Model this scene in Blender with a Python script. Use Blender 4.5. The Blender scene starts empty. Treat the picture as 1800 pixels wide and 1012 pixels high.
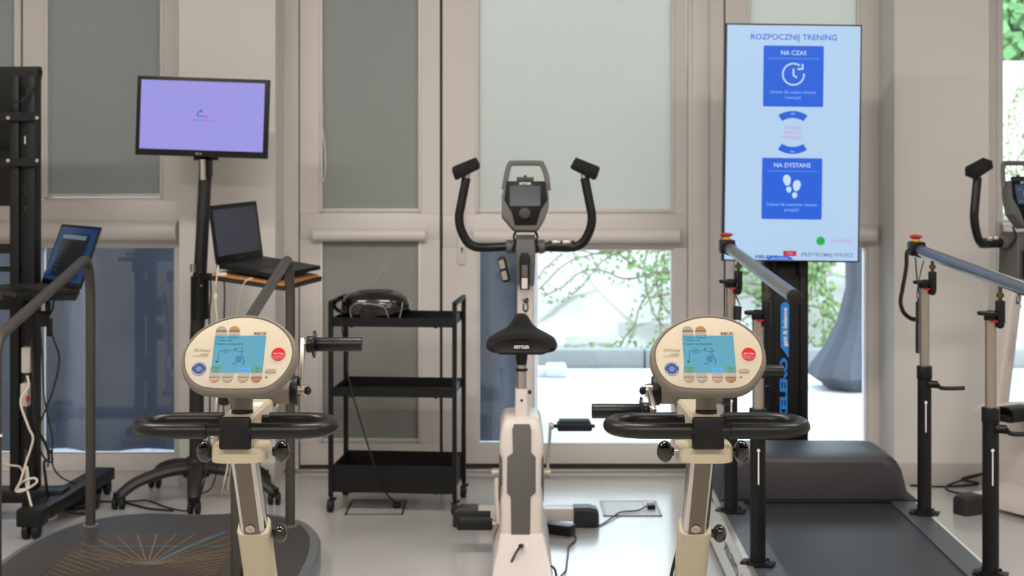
import bpy, bmesh, math, random
from math import sin, cos, pi, radians as R
from mathutils import Vector, Matrix
random.seed(7)
sc = bpy.context.scene
COL = sc.collection
# ------------------------------------------------------------ camera / view
F = 2500.0; HY = 290.0; CAMZ = 1.40
cam = bpy.data.objects.new('camera', bpy.data.cameras.new('camera'))
COL.objects.link(cam); sc.camera = cam
cam.location = (0, 0, CAMZ); cam.rotation_euler = (R(90), 0, 0)
cam.data.sensor_width = 36; cam.data.lens = 50; cam.data.shift_y = -0.12
cam.data.clip_end = 200
cam.data.dof.use_dof = True; cam.data.dof.focus_distance = 3.03; cam.data.dof.aperture_fstop = 6.3
sc.view_settings.view_transform = 'Standard'; sc.view_settings.look = 'None'
sc.view_settings.exposure = 0.0; sc.view_settings.gamma = 1.0; sc.view_settings.use_curve_mapping = False
# ------------------------------------------------------------ daylight
SKY = 7.5; LAMP = 52.0
w = bpy.data.worlds.new('sky'); sc.world = w; w.use_nodes = True
nt = w.node_tree; bg = nt.nodes['Background']
tc = nt.nodes.new('ShaderNodeTexCoord'); sx = nt.nodes.new('ShaderNodeSeparateXYZ'); rp = nt.nodes.new('ShaderNodeValToRGB')
nt.links.new(tc.outputs['Generated'], sx.inputs[0]); nt.links.new(sx.outputs['Z'], rp.inputs[0]); nt.links.new(rp.outputs[0], bg.inputs[0])
rp.color_ramp.elements[0].color = (0.80, 0.88, 1.0, 1); rp.color_ramp.elements[1].color = (0.62, 0.80, 1.0, 1)
bg.inputs[1].default_value = SKY
# warm ceiling lamps of the room (area lights in their ceiling panels, built below the ceiling)
LAMPS = [(-1.9, 0.6), (0.0, 0.6), (1.9, 0.6), (-1.9, 3.6), (0.0, 3.6), (1.9, 3.6)]
LPOW = [0.9, 0.95, 0.8, 0.8, 0.75, 0.56]
for i, (x, y) in enumerate(LAMPS):
    L = bpy.data.lights.new('ceiling_lamp', 'AREA'); L.shape = 'RECTANGLE'; L.size = 1.1; L.size_y = 0.28
    L.energy = LAMP * LPOW[i]; L.color = (1.0, 0.95, 0.895)
    o = bpy.data.objects.new('ceiling_lamp', L); COL.objects.link(o); o.location = (x, y, 2.955)
def portal(x0, x1, z0, z1, y=6.66):
    L = bpy.data.lights.new('window_daylight', 'AREA'); L.shape = 'RECTANGLE'; L.size = x1-x0; L.size_y = z1-z0
    L.cycles.is_portal = True
    o = bpy.data.objects.new('window_daylight', L); COL.objects.link(o)
    o.location = ((x0+x1)/2, y, (z0+z1)/2); o.rotation_euler = (R(-90), 0, 0)
for p in ((-3.1, -1.5, .05, 2.6), (-.9, -.4, .1, 2.6), (-.2, .75, .1, 2.6), (1.0, 1.65, .1, 2.6), (2.2, 3.1, .1, 2.6)): portal(*p)

# ------------------------------------------------------------ helpers
def C(r, g=None, b=None):
    if g is None: g = b = r
    f = lambda c: (c/255/12.92) if c/255 <= .04045 else ((c/255+.055)/1.055)**2.4
    return (f(r), f(g), f(b), 1)
_m = {}
def mat(name, col, rough=.5, metal=0, bump=0, scale=300, spec=.5, coat=0, vary=0, vscale=3, crough=.05):
    if name in _m: return _m[name]
    m = bpy.data.materials.new(name); m.use_nodes = True; n = m.node_tree; b = n.nodes['Principled BSDF']
    b.inputs['Base Color'].default_value = col; b.inputs['Roughness'].default_value = rough
    b.inputs['Metallic'].default_value = metal; b.inputs['Specular IOR Level'].default_value = spec
    b.inputs['Coat Weight'].default_value = coat; b.inputs['Coat Roughness'].default_value = crough
    t = n.nodes.new('ShaderNodeTexCoord')
    if bump:
        z = n.nodes.new('ShaderNodeTexNoise'); z.inputs['Scale'].default_value = scale; z.inputs['Detail'].default_value = 3
        bp = n.nodes.new('ShaderNodeBump'); bp.inputs['Strength'].default_value = bump; bp.inputs['Distance'].default_value = .002
        n.links.new(t.outputs['Object'], z.inputs[0]); n.links.new(z.outputs[0], bp.inputs['Height']); n.links.new(bp.outputs[0], b.inputs['Normal'])
    if vary:
        z = n.nodes.new('ShaderNodeTexNoise'); z.inputs['Scale'].default_value = vscale; z.inputs['Detail'].default_value = 5
        mx = n.nodes.new('ShaderNodeMix'); mx.data_type = 'RGBA'
        mx.inputs[6].default_value = tuple(c*(1-vary) for c in col[:3])+(1,); mx.inputs[7].default_value = tuple(min(1, c*(1+vary)) for c in col[:3])+(1,)
        n.links.new(t.outputs['Object'], z.inputs[0]); n.links.new(z.outputs[0], mx.inputs[0]); n.links.new(mx.outputs[2], b.inputs['Base Color'])
    _m[name] = m; return m
def emis(name, col, s=1.0, rough=.25):
    if name in _m: return _m[name]
    m = bpy.data.materials.new(name); m.use_nodes = True; b = m.node_tree.nodes['Principled BSDF']
    b.inputs['Base Color'].default_value = (.01, .01, .012, 1); b.inputs['Roughness'].default_value = rough
    b.inputs['Emission Color'].default_value = col; b.inputs['Emission Strength'].default_value = s
    _m[name] = m; return m

def W(x, y, D): return Vector(((x-900)/F*D, D, CAMZ-(y-HY)/F*D))   # photo direction at a real distance
def frame(o, u, v):
    u = Vector(u).normalized(); v = Vector(v); v = (v-u*v.dot(u)).normalized(); n = u.cross(v)
    return Matrix(((u.x, v.x, n.x, o[0]), (u.y, v.y, n.y, o[1]), (u.z, v.z, n.z, o[2]), (0, 0, 0, 1)))
def smooth_path(p, k=6, closed=False):
    p = [Vector(a) for a in p]; n = len(p); out = []
    rng = range(n) if closed else range(n-1)
    for i in rng:
        a = p[(i-1) % n] if closed or i else p[0]; b = p[i]; c = p[(i+1) % n]; d = p[(i+2) % n] if closed or i+2 < n else p[-1]
        for j in range(k):
            t = j/k
            out.append(.5*((2*b)+(c-a)*t+(2*a-5*b+4*c-d)*t*t+(3*b-a-3*c+d)*t**3))
    if not closed: out.append(p[-1])
    return out
def fillet(pts, r, k=6):
    pts = [Vector(p) for p in pts]; out = [pts[0]]
    for i in range(1, len(pts)-1):
        a, b, c = pts[i-1], pts[i], pts[i+1]
        d1 = (a-b); d2 = (c-b); rr = min(r, d1.length*.49, d2.length*.49)
        p = b+d1.normalized()*rr; q = b+d2.normalized()*rr
        for j in range(k+1):
            t = j/k; out.append(p*(1-t)**2+b*2*t*(1-t)+q*t*t)
    out.append(pts[-1]); return out

class B:
    def __init__(s): s.bm = bmesh.new()
    def add(s, bm, M=None, mi=0):
        if M is not None: bm.transform(M)
        for f in bm.faces: f.material_index = mi
        bmesh.ops.recalc_face_normals(bm, faces=bm.faces)
        me = bpy.data.meshes.new('t'); bm.to_mesh(me); bm.free(); s.bm.from_mesh(me); bpy.data.meshes.remove(me); return s
    def box(s, c, d, M=None, bev=0, mi=0, rz=0, seg=2):
        bm = bmesh.new(); bmesh.ops.create_cube(bm, size=1, matrix=Matrix.Diagonal((*d, 1)))
        if bev: bmesh.ops.bevel(bm, geom=bm.edges[:], offset=min(bev, min(d)*.49), segments=seg, affect='EDGES', profile=.5)
        T = Matrix.Translation(c) @ Matrix.Rotation(rz, 4, 'Z')
        return s.add(bm, (M @ T) if M else T, mi)
    def bb(s, x0, x1, y0, y1, z0, z1, **k): return s.box(((x0+x1)/2, (y0+y1)/2, (z0+z1)/2), (abs(x1-x0), abs(y1-y0), abs(z1-z0)), **k)
    def beam(s, a, b, wd, ht, up=(0, 0, 1), **k):
        a = Vector(a); b = Vector(b); n = (b-a); L = n.length; n.normalize(); u = Vector(up)
        x = u.cross(n).normalized(); y = n.cross(x)
        M = Matrix(((x.x, y.x, n.x, (a.x+b.x)/2), (x.y, y.y, n.y, (a.y+b.y)/2), (x.z, y.z, n.z, (a.z+b.z)/2), (0, 0, 0, 1)))
        return s.box((0, 0, 0), (wd, ht, L), M=M, **k)
    def cyl(s, a, b, r, r2=None, seg=24, mi=0, bev=0):
        a = Vector(a); b = Vector(b); n = b-a; L = n.length; bm = bmesh.new()
        bmesh.ops.create_cone(bm, cap_ends=True, segments=seg, radius1=r, radius2=r if r2 is None else r2, depth=L)
        if bev:
            e = [e for e in bm.edges if any(len(f.verts) > 4 for f in e.link_faces)]
            bmesh.ops.bevel(bm, geom=e, offset=bev, segments=2, affect='EDGES', profile=.5)
        q = Vector((0, 0, 1)).rotation_difference(n.normalized()).to_matrix().to_4x4()
        return s.add(bm, Matrix.Translation((a+b)/2) @ q, mi)
    def sph(s, c, d, mi=0, seg=20, M=None):
        bm = bmesh.new(); bmesh.ops.create_uvsphere(bm, u_segments=seg, v_segments=seg//2+2, radius=1)
        T = Matrix.Translation(c) @ Matrix.Diagonal((*d, 1)) if not isinstance(d, (int, float)) else Matrix.Translation(c) @ Matrix.Diagonal((d, d, d, 1))
        return s.add(bm, (M @ T) if M else T, mi)
    def tube(s, pts, r, closed=False, seg=10, mi=0, flat=None, caps=True):
        pts = [Vector(p) for p in pts]; n = len(pts); bm = bmesh.new(); rings = []
        t0 = (pts[1]-pts[0]).normalized(); up = Vector((0, 0, 1)) if abs(t0.z) < .9 else Vector((1, 0, 0))
        x = up.cross(t0).normalized()
        for i in range(n):
            a = pts[i-1] if (closed or i) else pts[0]; b = pts[(i+1) % n] if (closed or i < n-1) else pts[-1]
            t = (b-a); t = t.normalized() if t.length > 1e-9 else t0
            x = (x-t*x.dot(t)); x = x.normalized() if x.length > 1e-6 else t.orthogonal().normalized()
            y = t.cross(x); rr = r(i/(n-1)) if callable(r) else r
            fx, fy = flat if flat else (1, 1)
            rings.append([bm.verts.new(pts[i]+(x*cos(2*pi*k/seg)*fx+y*sin(2*pi*k/seg)*fy)*rr) for k in range(seg)])
        for i in range(n if closed else n-1):
            p, q = rings[i], rings[(i+1) % n]
            for k in range(seg): bm.faces.new((p[k], p[(k+1) % seg], q[(k+1) % seg], q[k]))
        if not closed and caps: bm.faces.new(rings[0][::-1]); bm.faces.new(rings[-1])
        return s.add(bm, None, mi)
    def loft(s, secs, mi=0, M=None, caps=True):
        bm = bmesh.new(); rg = [[bm.verts.new(p) for p in q] for q in secs]; n = len(rg[0])
        for a, b in zip(rg, rg[1:]):
            for k in range(n): bm.faces.new((a[k], a[(k+1) % n], b[(k+1) % n], b[k]))
        if caps: bm.faces.new(rg[0][::-1]); bm.faces.new(rg[-1])
        return s.add(bm, M, mi)
    def lathe(s, prof, M=None, seg=24, mi=0):
        secs = [[(r*cos(2*pi*k/seg), r*sin(2*pi*k/seg), z) for k in range(seg)] for r, z in prof]
        return s.loft(secs, mi, M)
    def poly(s, pts, M, t=.001, z0=0, mi=0, bev=0):
        bm = bmesh.new(); v = [bm.verts.new((p[0], p[1], z0)) for p in pts]; f = bm.faces.new(v)
        r = bmesh.ops.extrude_face_region(bm, geom=[f]); nv = [g for g in r['geom'] if isinstance(g, bmesh.types.BMVert)]
        bmesh.ops.translate(bm, verts=nv, vec=(0, 0, t))
        if bev:
            nvs = set(nv); e = [e for e in bm.edges if e.verts[0] in nvs and e.verts[1] in nvs]
            bmesh.ops.bevel(bm, geom=e, offset=bev, segments=2, affect='EDGES', profile=.5)
        return s.add(bm, M, mi)
    def rect(s, cx, cy, w_, h, M, r=0, **k):
        if r <= 0: p = [(cx-w_/2, cy-h/2), (cx+w_/2, cy-h/2), (cx+w_/2, cy+h/2), (cx-w_/2, cy+h/2)]
        else:
            p = []
            for (sx_, sy_, a0) in ((1, -1, -90), (1, 1, 0), (-1, 1, 90), (-1, -1, 180)):
                for j in range(5):
                    a = R(a0+j*22.5); p.append((cx+sx_*(w_/2-r)+r*cos(a), cy+sy_*(h/2-r)+r*sin(a)))
        return s.poly(p, M, **k)
    def disc(s, cx, cy, r, M, ry=None, n=32, **k): return s.poly([(cx+r*cos(2*pi*i/n), cy+(ry or r)*sin(2*pi*i/n)) for i in range(n)], M, **k)
    def arc(s, cx, cy, r0, r1, a0, a1, M, n=24, **k):
        A = [R(a0+(a1-a0)*i/n) for i in range(n+1)]
        return s.poly([(cx+r1*cos(a), cy+r1*sin(a)) for a in A]+[(cx+r0*cos(a), cy+r0*sin(a)) for a in reversed(A)], M, **k)
    def line(s, a, b, wd, M, **k):
        a = Vector(a); b = Vector(b); d = (b-a).normalized(); n = Vector((-d.y, d.x))*wd/2
        return s.poly([a-n, b-n, b+n, a+n], M, **k)
    def text(s, txt, cx, cy, M, h=None, w_=None, mi=0, t=.0004, z0=0, bold=0, shear=0, al='CENTER'):
        cu = bpy.data.curves.new('t', 'FONT'); cu.body = txt; cu.align_x = 'LEFT'; cu.size = 1; cu.resolution_u = 3; cu.offset = bold; cu.shear = shear
        o = bpy.data.objects.new('t', cu); me = bpy.data.meshes.new_from_object(o)
        bm = bmesh.new(); bm.from_mesh(me); bpy.data.meshes.remove(me); bpy.data.objects.remove(o); bpy.data.curves.remove(cu)
        if not bm.verts: bm.free(); return s
        xs = [v.co.x for v in bm.verts]; x0, x1 = min(xs), max(xs)
        sy = (h/.7) if h else w_/(x1-x0); sx_ = w_/(x1-x0) if w_ else sy
        ox = {'CENTER': (x0+x1)/2, 'LEFT': x0, 'RIGHT': x1}[al]
        for v in bm.verts: v.co = Vector(((v.co.x-ox)*sx_+cx, (v.co.y-.35)*sy+cy, z0+t))
        for f in bm.faces: f.material_index = mi
        bm.transform(M)
        me = bpy.data.meshes.new('t'); bm.to_mesh(me); bm.free(); s.bm.from_mesh(me); bpy.data.meshes.remove(me); return s
    def tray(s, x0, x1, y0, y1, z0, z1, t=.004, mi=0):
        s.bb(x0, x1, y0, y1, z0, z0+t, mi=mi); s.bb(x0, x1, y0, y0+t, z0, z1, mi=mi); s.bb(x0, x1, y1-t, y1, z0, z1, mi=mi)
        s.bb(x0, x0+t, y0+t, y1-t, z0, z1, mi=mi); return s.bb(x1-t, x1, y0+t, y1-t, z0, z1, mi=mi)

OFF = {}
def obj(name, b, m, parent=None, kind=None, label=None, cat=None, group=None, ang=35):
    me = bpy.data.meshes.new(name)
    off = OFF.get(parent.name) if parent else None
    if off: b.bm.transform(Matrix.Translation(-off))
    b.bm.to_mesh(me); b.bm.free()
    for f in me.polygons: f.use_smooth = True
    me.set_sharp_from_angle(angle=R(ang))
    for q in (m if isinstance(m, (list, tuple)) else [m]): me.materials.append(q)
    o = bpy.data.objects.new(name, me); COL.objects.link(o)
    if parent: o.parent = parent
    if off: OFF[o.name] = off
    for k, v in (('kind', kind), ('label', label), ('category', cat), ('group', group)):
        if v: o[k] = v
    return o
def thing(name, label, cat, loc=(0, 0, 0), rz=0, group=None, absolute=True, kind=None):
    o = bpy.data.objects.new(name, None); COL.objects.link(o); o.location = loc; o.rotation_euler = (0, 0, rz)
    o.empty_display_size = .1
    if label: o['label'] = label; o['category'] = cat
    if group: o['group'] = group
    if kind: o['kind'] = kind
    if absolute: OFF[o.name] = Vector(loc)
    return o
def dup(root, loc, rz, label, group=None):
    r = root.copy(); COL.objects.link(r); r.location = loc; r.rotation_euler = (0, 0, rz); r['label'] = label
    if group: r['group'] = group
    for ch in list(root.children):
        c = ch.copy(); COL.objects.link(c); c.parent = r
        for g in ch.children:
            d = g.copy(); COL.objects.link(d); d.parent = c
    return r

# ------------------------------------------------------------ materials
WHITEP = mat('white_painted_frame', C(214, 208, 204), .38, bump=.05, scale=60)
WALLM = mat('matt_wall_paint', C(214, 210, 205), .8, bump=.15, scale=220)
CEILM = mat('ceiling_paint', C(225, 222, 216), .9)
BASEM = mat('grey_baseboard', C(178, 172, 168), .5)
SEAL = mat('dark_rubber_seal', C(40, 38, 38), .6)
ALU = mat('aluminium_threshold', C(190, 184, 176), .35, .8)
BLACKM = mat('black_powder_coat', C(9, 9, 10), .5, bump=.1, scale=500, spec=.35)
BLACKP = mat('black_plastic', C(9, 9, 9), .42, spec=.35)
BLACKR = mat('black_rubber', C(12, 11, 11), .6, spec=.4, bump=.2, scale=400)
GLOSSB = mat('gloss_black_plastic', C(8, 7, 7), .08, coat=.6)
FOAM = mat('black_grip_sleeve', C(9, 8, 7), .36, spec=.4, bump=.05, scale=200)
CREAM = mat('cream_powder_coat', C(188, 176, 150), .42, bump=.15, scale=350)
CREAMF = mat('cream_panel_face', C(194, 182, 160), .4)
WARMG = mat('warm_grey_shell', C(122, 114, 104), .5, bump=.12, scale=500)
CHROME = mat('chrome', C(205, 203, 198), .12, 1.0)
CHROMEB = mat('brushed_steel', C(190, 182, 172), .3, 1.0, bump=.1, scale=200)
DGREY = mat('dark_grey_plastic', C(34, 33, 33), .5, bump=.1, scale=500)
MGREY = mat('mid_grey_plastic', C(92, 90, 87), .5, bump=.08, scale=500)
WPLAS = mat('white_bike_plastic', C(212, 203, 196), .35)
CABLE = mat('black_cable', C(18, 18, 18), .5)
WCABLE = mat('white_cable', C(214, 205, 188), .5)
REDP = mat('red_button_plastic', C(186, 16, 20), .35)
YELP = mat('yellow_plastic', C(225, 170, 20), .4)
WHT = mat('white_print', C(230, 230, 228), .5)
GPRINT = mat('grey_print', C(96, 88, 80), .5)
DPRINT = mat('dark_print', C(40, 40, 42), .5)
def glass_mat():
    m = bpy.data.materials.new('window_glass'); m.use_nodes = True; n = m.node_tree; n.nodes.clear()
    o = n.nodes.new('ShaderNodeOutputMaterial'); mx = n.nodes.new('ShaderNodeMixShader'); t = n.nodes.new('ShaderNodeBsdfTransparent')
    g = n.nodes.new('ShaderNodeBsdfGlossy'); g.inputs['Roughness'].default_value = .0; f = n.nodes.new('ShaderNodeFresnel'); f.inputs[0].default_value = 1.5
    t.inputs[0].default_value = (.95, .97, .98, 1)
    n.links.new(f.outputs[0], mx.inputs[0]); n.links.new(t.outputs[0], mx.inputs[1]); n.links.new(g.outputs[0], mx.inputs[2]); n.links.new(mx.outputs[0], o.inputs[0])
    return m
GLASS = glass_mat()
def blind_mat(name, col, tr, trw=.5):
    m = bpy.data.materials.new(name); m.use_nodes = True; n = m.node_tree; n.nodes.clear()
    o = n.nodes.new('ShaderNodeOutputMaterial'); mx = n.nodes.new('ShaderNodeMixShader'); d = n.nodes.new('ShaderNodeBsdfDiffuse'); t = n.nodes.new('ShaderNodeBsdfTranslucent')
    tc = n.nodes.new('ShaderNodeTexCoord'); z = n.nodes.new('ShaderNodeTexNoise'); z.inputs['Scale'].default_value = 420; z.inputs['Detail'].default_value = 2
    c = n.nodes.new('ShaderNodeMix'); c.data_type = 'RGBA'; c.inputs[6].default_value = tuple(v*.82 for v in col[:3])+(1,); c.inputs[7].default_value = tuple(min(1, v*1.18) for v in col[:3])+(1,)
    n.links.new(tc.outputs['Object'], z.inputs[0]); n.links.new(z.outputs[0], c.inputs[0]); n.links.new(c.outputs[2], d.inputs[0])
    t.inputs[0].default_value = tr; mx.inputs[0].default_value = trw
    n.links.new(d.outputs[0], mx.inputs[1]); n.links.new(t.outputs[0], mx.inputs[2]); n.links.new(mx.outputs[0], o.inputs[0]); return m
BLIND = blind_mat('grey_blind_fabric', C(178, 178, 172), C(168, 176, 172), .4)
BLINDL = blind_mat('light_blind_fabric', C(208, 206, 198), C(236, 236, 228), .55)

# ------------------------------------------------------------ room
def floor_mat():
    m = mat('grey_vinyl_floor', C(186, 184, 181), .22, coat=.6, crough=.16, bump=.04, scale=25, vary=.05, vscale=40); return m
DW = 6.5
def px(x): return (x-900)/F*DW
def pz(y): return CAMZ-(y-HY)/F*DW
XL, XR, YB, ZC = -3.3, 3.3, -2.2, 3.0
obj('floor', B().bb(XL-.1, XR+.1, YB-.1, 6.62, -.1, 0), floor_mat(), kind='structure')
obj('ceiling', B().bb(XL-.1, XR+.1, YB-.1, 6.7, ZC, ZC+.1), CEILM, kind='structure')
obj('wall_left', B().bb(XL-.1, XL, YB-.1, 6.7, 0, ZC), WALLM, kind='structure')
obj('wall_right', B().bb(XR, XR+.1, YB-.1, 6.7, 0, ZC), WALLM, kind='structure')
obj('wall_rear', B().bb(XL, XR, YB-.1, YB, 0, ZC), WALLM, kind='structure')
wb = B(); wb.bb(XL, XR, 6.45, 6.72, 2.62, ZC)
CX = [(-1.4625, -1.040), (1.680, 2.095)]
for a, b_ in CX: wb.bb(a, b_, 6.25, 6.72, 0, 2.62)
obj('wall_back', wb, WALLM, kind='structure')
bs = B(); bs.bb(CX[1][0]-.0, CX[1][1]+.012, 6.236, 6.25, 0, .092, bev=.003); bs.bb(CX[0][0], CX[0][1], 6.236, 6.25, 0, .092, bev=.003)
obj('baseboard_back', bs, BASEM, kind='structure')
for (x, y) in LAMPS:
    t = thing('ceiling_light', None, None, (x, y, 2.96), kind='structure')
    obj('light_frame', B().bb(x-.58, x+.58, y-.17, y+.17, 2.965, 3.0, bev=.004), WHITEP, t)

def window(name, x0, x1, opens, gaps=(), zb=None, zt=2.62, extra=None):
    """x0,x1 world extents; opens list of (xa,xb,za,zb) openings stacked in one or more sashes"""
    t = thing(name, None, None, ((x0+x1)/2, DW, 0), kind='structure')
    fr = B(); zb = .0 if zb is None else zb

    sash = sorted({(o[4], o[5]) for o in opens})
    # sashes: solid boards around openings
    for (sa, sb) in sash:
        op = sorted([o for o in opens if (o[4], o[5]) == (sa, sb)], key=lambda o: o[2])
        z = zb
        for o in op:
            fr.bb(sa, sb, DW, DW+.07, z, o[2]-.012, bev=.004)
            z = o[3]+.012
            zz0, zz1 = o[2]-.012, o[3]+.012
            fr.bb(sa, o[0]-.012, DW, DW+.07, zz0, zz1); fr.bb(o[1]+.012, sb, DW, DW+.07, zz0, zz1)
            # glazing bead, stepped back
            fr.bb(o[0]-.012, o[0], DW+.012, DW+.07, zz0, zz1); fr.bb(o[1], o[1]+.012, DW+.012, DW+.07, zz0, zz1)
            fr.bb(o[0], o[1], DW+.012, DW+.07, zz0, o[2]); fr.bb(o[0], o[1], DW+.012, DW+.07, o[3], zz1)
        fr.bb(sa, sb, DW, DW+.07, z, zt)
    for a, b_ in gaps: fr.bb(a, b_, DW+.022, DW+.07, zb, zt)
    obj('window_frame', fr, WHITEP, t)
    g = B()
    for a, b_ in gaps:
        g.bb(a, b_, DW+.014, DW+.022, zb, zt)
    if gaps: obj('seal', g, SEAL, t)
    for o in opens:
        obj('glass_pane', B().bb(o[0]-.006, o[1]+.006, DW+.04, DW+.046, o[2]-.006, o[3]+.006), GLASS, t)
    return t
TOP = 2.5
def O(xa, xb, ya, yb, sa, sb):   # photo bounds
    return (px(xa), px(xb), pz(yb), TOP if ya is None else pz(ya), sa, sb)
S = lambda a: px(a)
g_ = .004
# window 1 (two sashes)
window('window_1', XL, -1.4625, [
    O(-230, 25, None, 345, XL, S(38)-g_), O(-230, 25, 436, 798, XL, S(38)-g_),
    O(84, 281, None, 347, S(40), px(337.5)), O(72, 305, 436, 798, S(40), px(337.5))], gaps=[(S(38)-g_, S(40))])
window('window_2', px(500), px(773), [
    O(567, 735, None, 371, S(527), S(773)), O(567, 735, 425, 775, S(527), S(773))], gaps=[(S(526)-.003, S(527))], zb=.03)
# fixed jamb left of window 2
obj('trim_1', B().bb(px(500), px(525), DW-.006, DW+.07, 0, 2.62), WHITEP, kind='structure')
d = window('door_1', px(776), px(1208), [
    O(841, 1180, None, 372, S(778), S(1207)), O(843, 1181, 440, 780, S(778), S(1207))], gaps=[(S(773.5), S(778))], zb=.035)
obj('trim_2', B().bb(px(1209), px(1272), DW-.012, DW+.07, 0, 2.62, bev=.004).bb(px(1216), px(1244), DW-.03, DW-.012, 0, 2.62, bev=.005), WHITEP, kind='structure')
window('window_3', px(1273), px(1546), [
    O(1318, 1506, None, 390, S(1275), S(1546)), O(1294, 1522, 436, 778, S(1275), S(1546))], gaps=[(S(1273), S(1275))])
window('window_4', 2.095, XR, [
    O(1765, 1985, None, 386, S(1752), S(2000)), O(1765, 1985, 440, 778, S(1752), S(2000))], gaps=[(S(1750), S(1752))])
obj('trim_3', B().bb(2.095, px(1750), DW-.01, DW+.07, 0, 2.62), WHITEP, kind='structure')
obj('trim_4', B().bb(px(2000), XR, DW-.01, DW+.07, 0, 2.62), WHITEP, kind='structure')
obj('trim_5', B().bb(px(500), px(1272), DW-.02, DW+.02, 0, .014, bev=.003).bb(px(500), px(1272), DW+.02, DW+.07, 0, .03), ALU, kind='structure')
obj('trim_6', B().bb(px(527), px(1208), DW+.004, DW+.02, .014, .032), SEAL, kind='structure')
# door handle plate
hp = obj('door_handle', B().rect(0, 0, .036, .30, frame((px(811.5), DW-.001, pz(408)), (1, 0, 0), (0, 0, 1)), r=.016, t=.009, bev=.003), WHITEP, d)
OFFd = OFF[d.name]
for v in hp.data.vertices: pass
obj('keyhole', B().disc(px(812), pz(437), .006, frame((0, DW-.0105, 0), (1, 0, 0), (0, 0, 1)), t=.0008).rect(px(812), pz(441), .005, .016, frame((0, DW-.0105, 0), (1, 0, 0), (0, 0, 1)), t=.0008), SEAL, hp)

# roller blinds
def blind(label, group, x0, x1, y0, y1, down, fabric, cass=True, cord=None):
    xa, xb = px(x0), px(x1)
    t = thing('roller_blind', label, 'blind', ((xa+xb)/2, DW, pz(y0) if y0 is not None else TOP), group=group)
    if cass:
        zt, zb_ = pz(y0), pz(y1); r = (zt-zb_)/2
        b = B(); prof = []
        for k in range(9):
            a = R(90+k*22.5); prof.append((r*cos(a)*1.0, r*sin(a)))
        pts = [(0.0, r), (-.6*r, r)]+[(-.6*r+p[0]*.9, p[1]) for p in prof[1:-1]]+[(-.6*r, -r), (0, -r)]
        secs = [[(x, DW-.001+p[0], (zt+zb_)/2+p[1]) for p in pts] for x in (xa, xb)]
        b.loft(secs); obj('cassette', b, WHITEP, t)
        for x in (xa, xb):
            e = B(); e.loft([[(x+q, DW-.001+p[0]*1.04, (zt+zb_)/2+p[1]*1.04) for p in pts] for q in (-.004, .004)]); obj('end_cap', e, WHITEP, t)
    if down:
        fa, fb, fz0, fz1 = down
        obj('blind_fabric', B().bb(px(fa), px(fb), DW+.014, DW+.0155, fz0, fz1), fabric, t)
        obj('bottom_bar', B().bb(px(fa), px(fb), DW+.004, DW+.02, fz0-.004, fz0+.012, bev=.003), WHITEP, t)
        obj('side_guide', B().bb(px(fa)-.016, px(fa), DW-.004, DW+.02, fz0-.004, fz1, bev=.002), WHITEP, t)
        obj('side_guide', B().bb(px(fb), px(fb)+.016, DW-.004, DW+.02, fz0-.004, fz1, bev=.002), WHITEP, t)
    if cord:
        obj('pull_chain', B().tube(smooth_path([W(x, y, DW-.02) for x, y in cord]), .0022, seg=6), WHT, t)
gb = 'roller blinds on the windows'
blind('dark grey-green roller blind drawn over the upper pane of the leftmost window', gb, 84, 281, None, 0, (84, 281, pz(345), TOP), BLIND, cass=False)
blind('grey roller blind drawn over the far upper left sash pane at the photo edge', gb, -230, 25, None, 0, (-230, 25, pz(345), TOP), BLIND, cass=False)
blind('grey roller blind over the upper pane above the trolley, white pull chain at its left', gb, 567, 735, None, 0, (567, 735, pz(371), TOP), BLIND, cass=False,
      cord=[(567, 180), (566, 225), (567, 228), (571, 260), (572, 295), (570, 312), (567, 318), (566, 300), (566, 240), (566, 226)])
blind('light grey roller blind drawn over the upper pane of the glass door', gb, 841, 1180, None, 0, (841, 1180, pz(372), TOP), BLINDL, cass=False)
blind('pale roller blind on the upper pane right behind the tall portrait screen', gb, 1318, 1506, None, 0, (1318, 1506, pz(390), TOP), BLINDL, cass=False)
blind('rolled-up white blind cassette above the lower dark pane of the leftmost window', gb, 42, 313, 388, 424, None, BLIND)
blind('rolled-up white blind cassette cut off by the left photo edge', gb, -240, 34, 388, 424, None, BLIND)
blind('white cassette with its grey blind pulled fully down over the lower pane behind the trolley', gb, 553, 747, 402, 424, (567, 735, pz(775), pz(426)), BLIND)
blind('rolled-up white blind cassette across the middle of the glass door', gb, 835, 1192, 402, 428, None, BLINDL)
blind('rolled-up white blind cassette just right of the portrait screen, half behind it', gb, 1300, 1536, 400, 426, None, BLINDL)
blind('rolled-up white blind cassette on the rightmost window behind the right exercise bike', gb, 1758, 1990, 392, 424, None, BLINDL)

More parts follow.
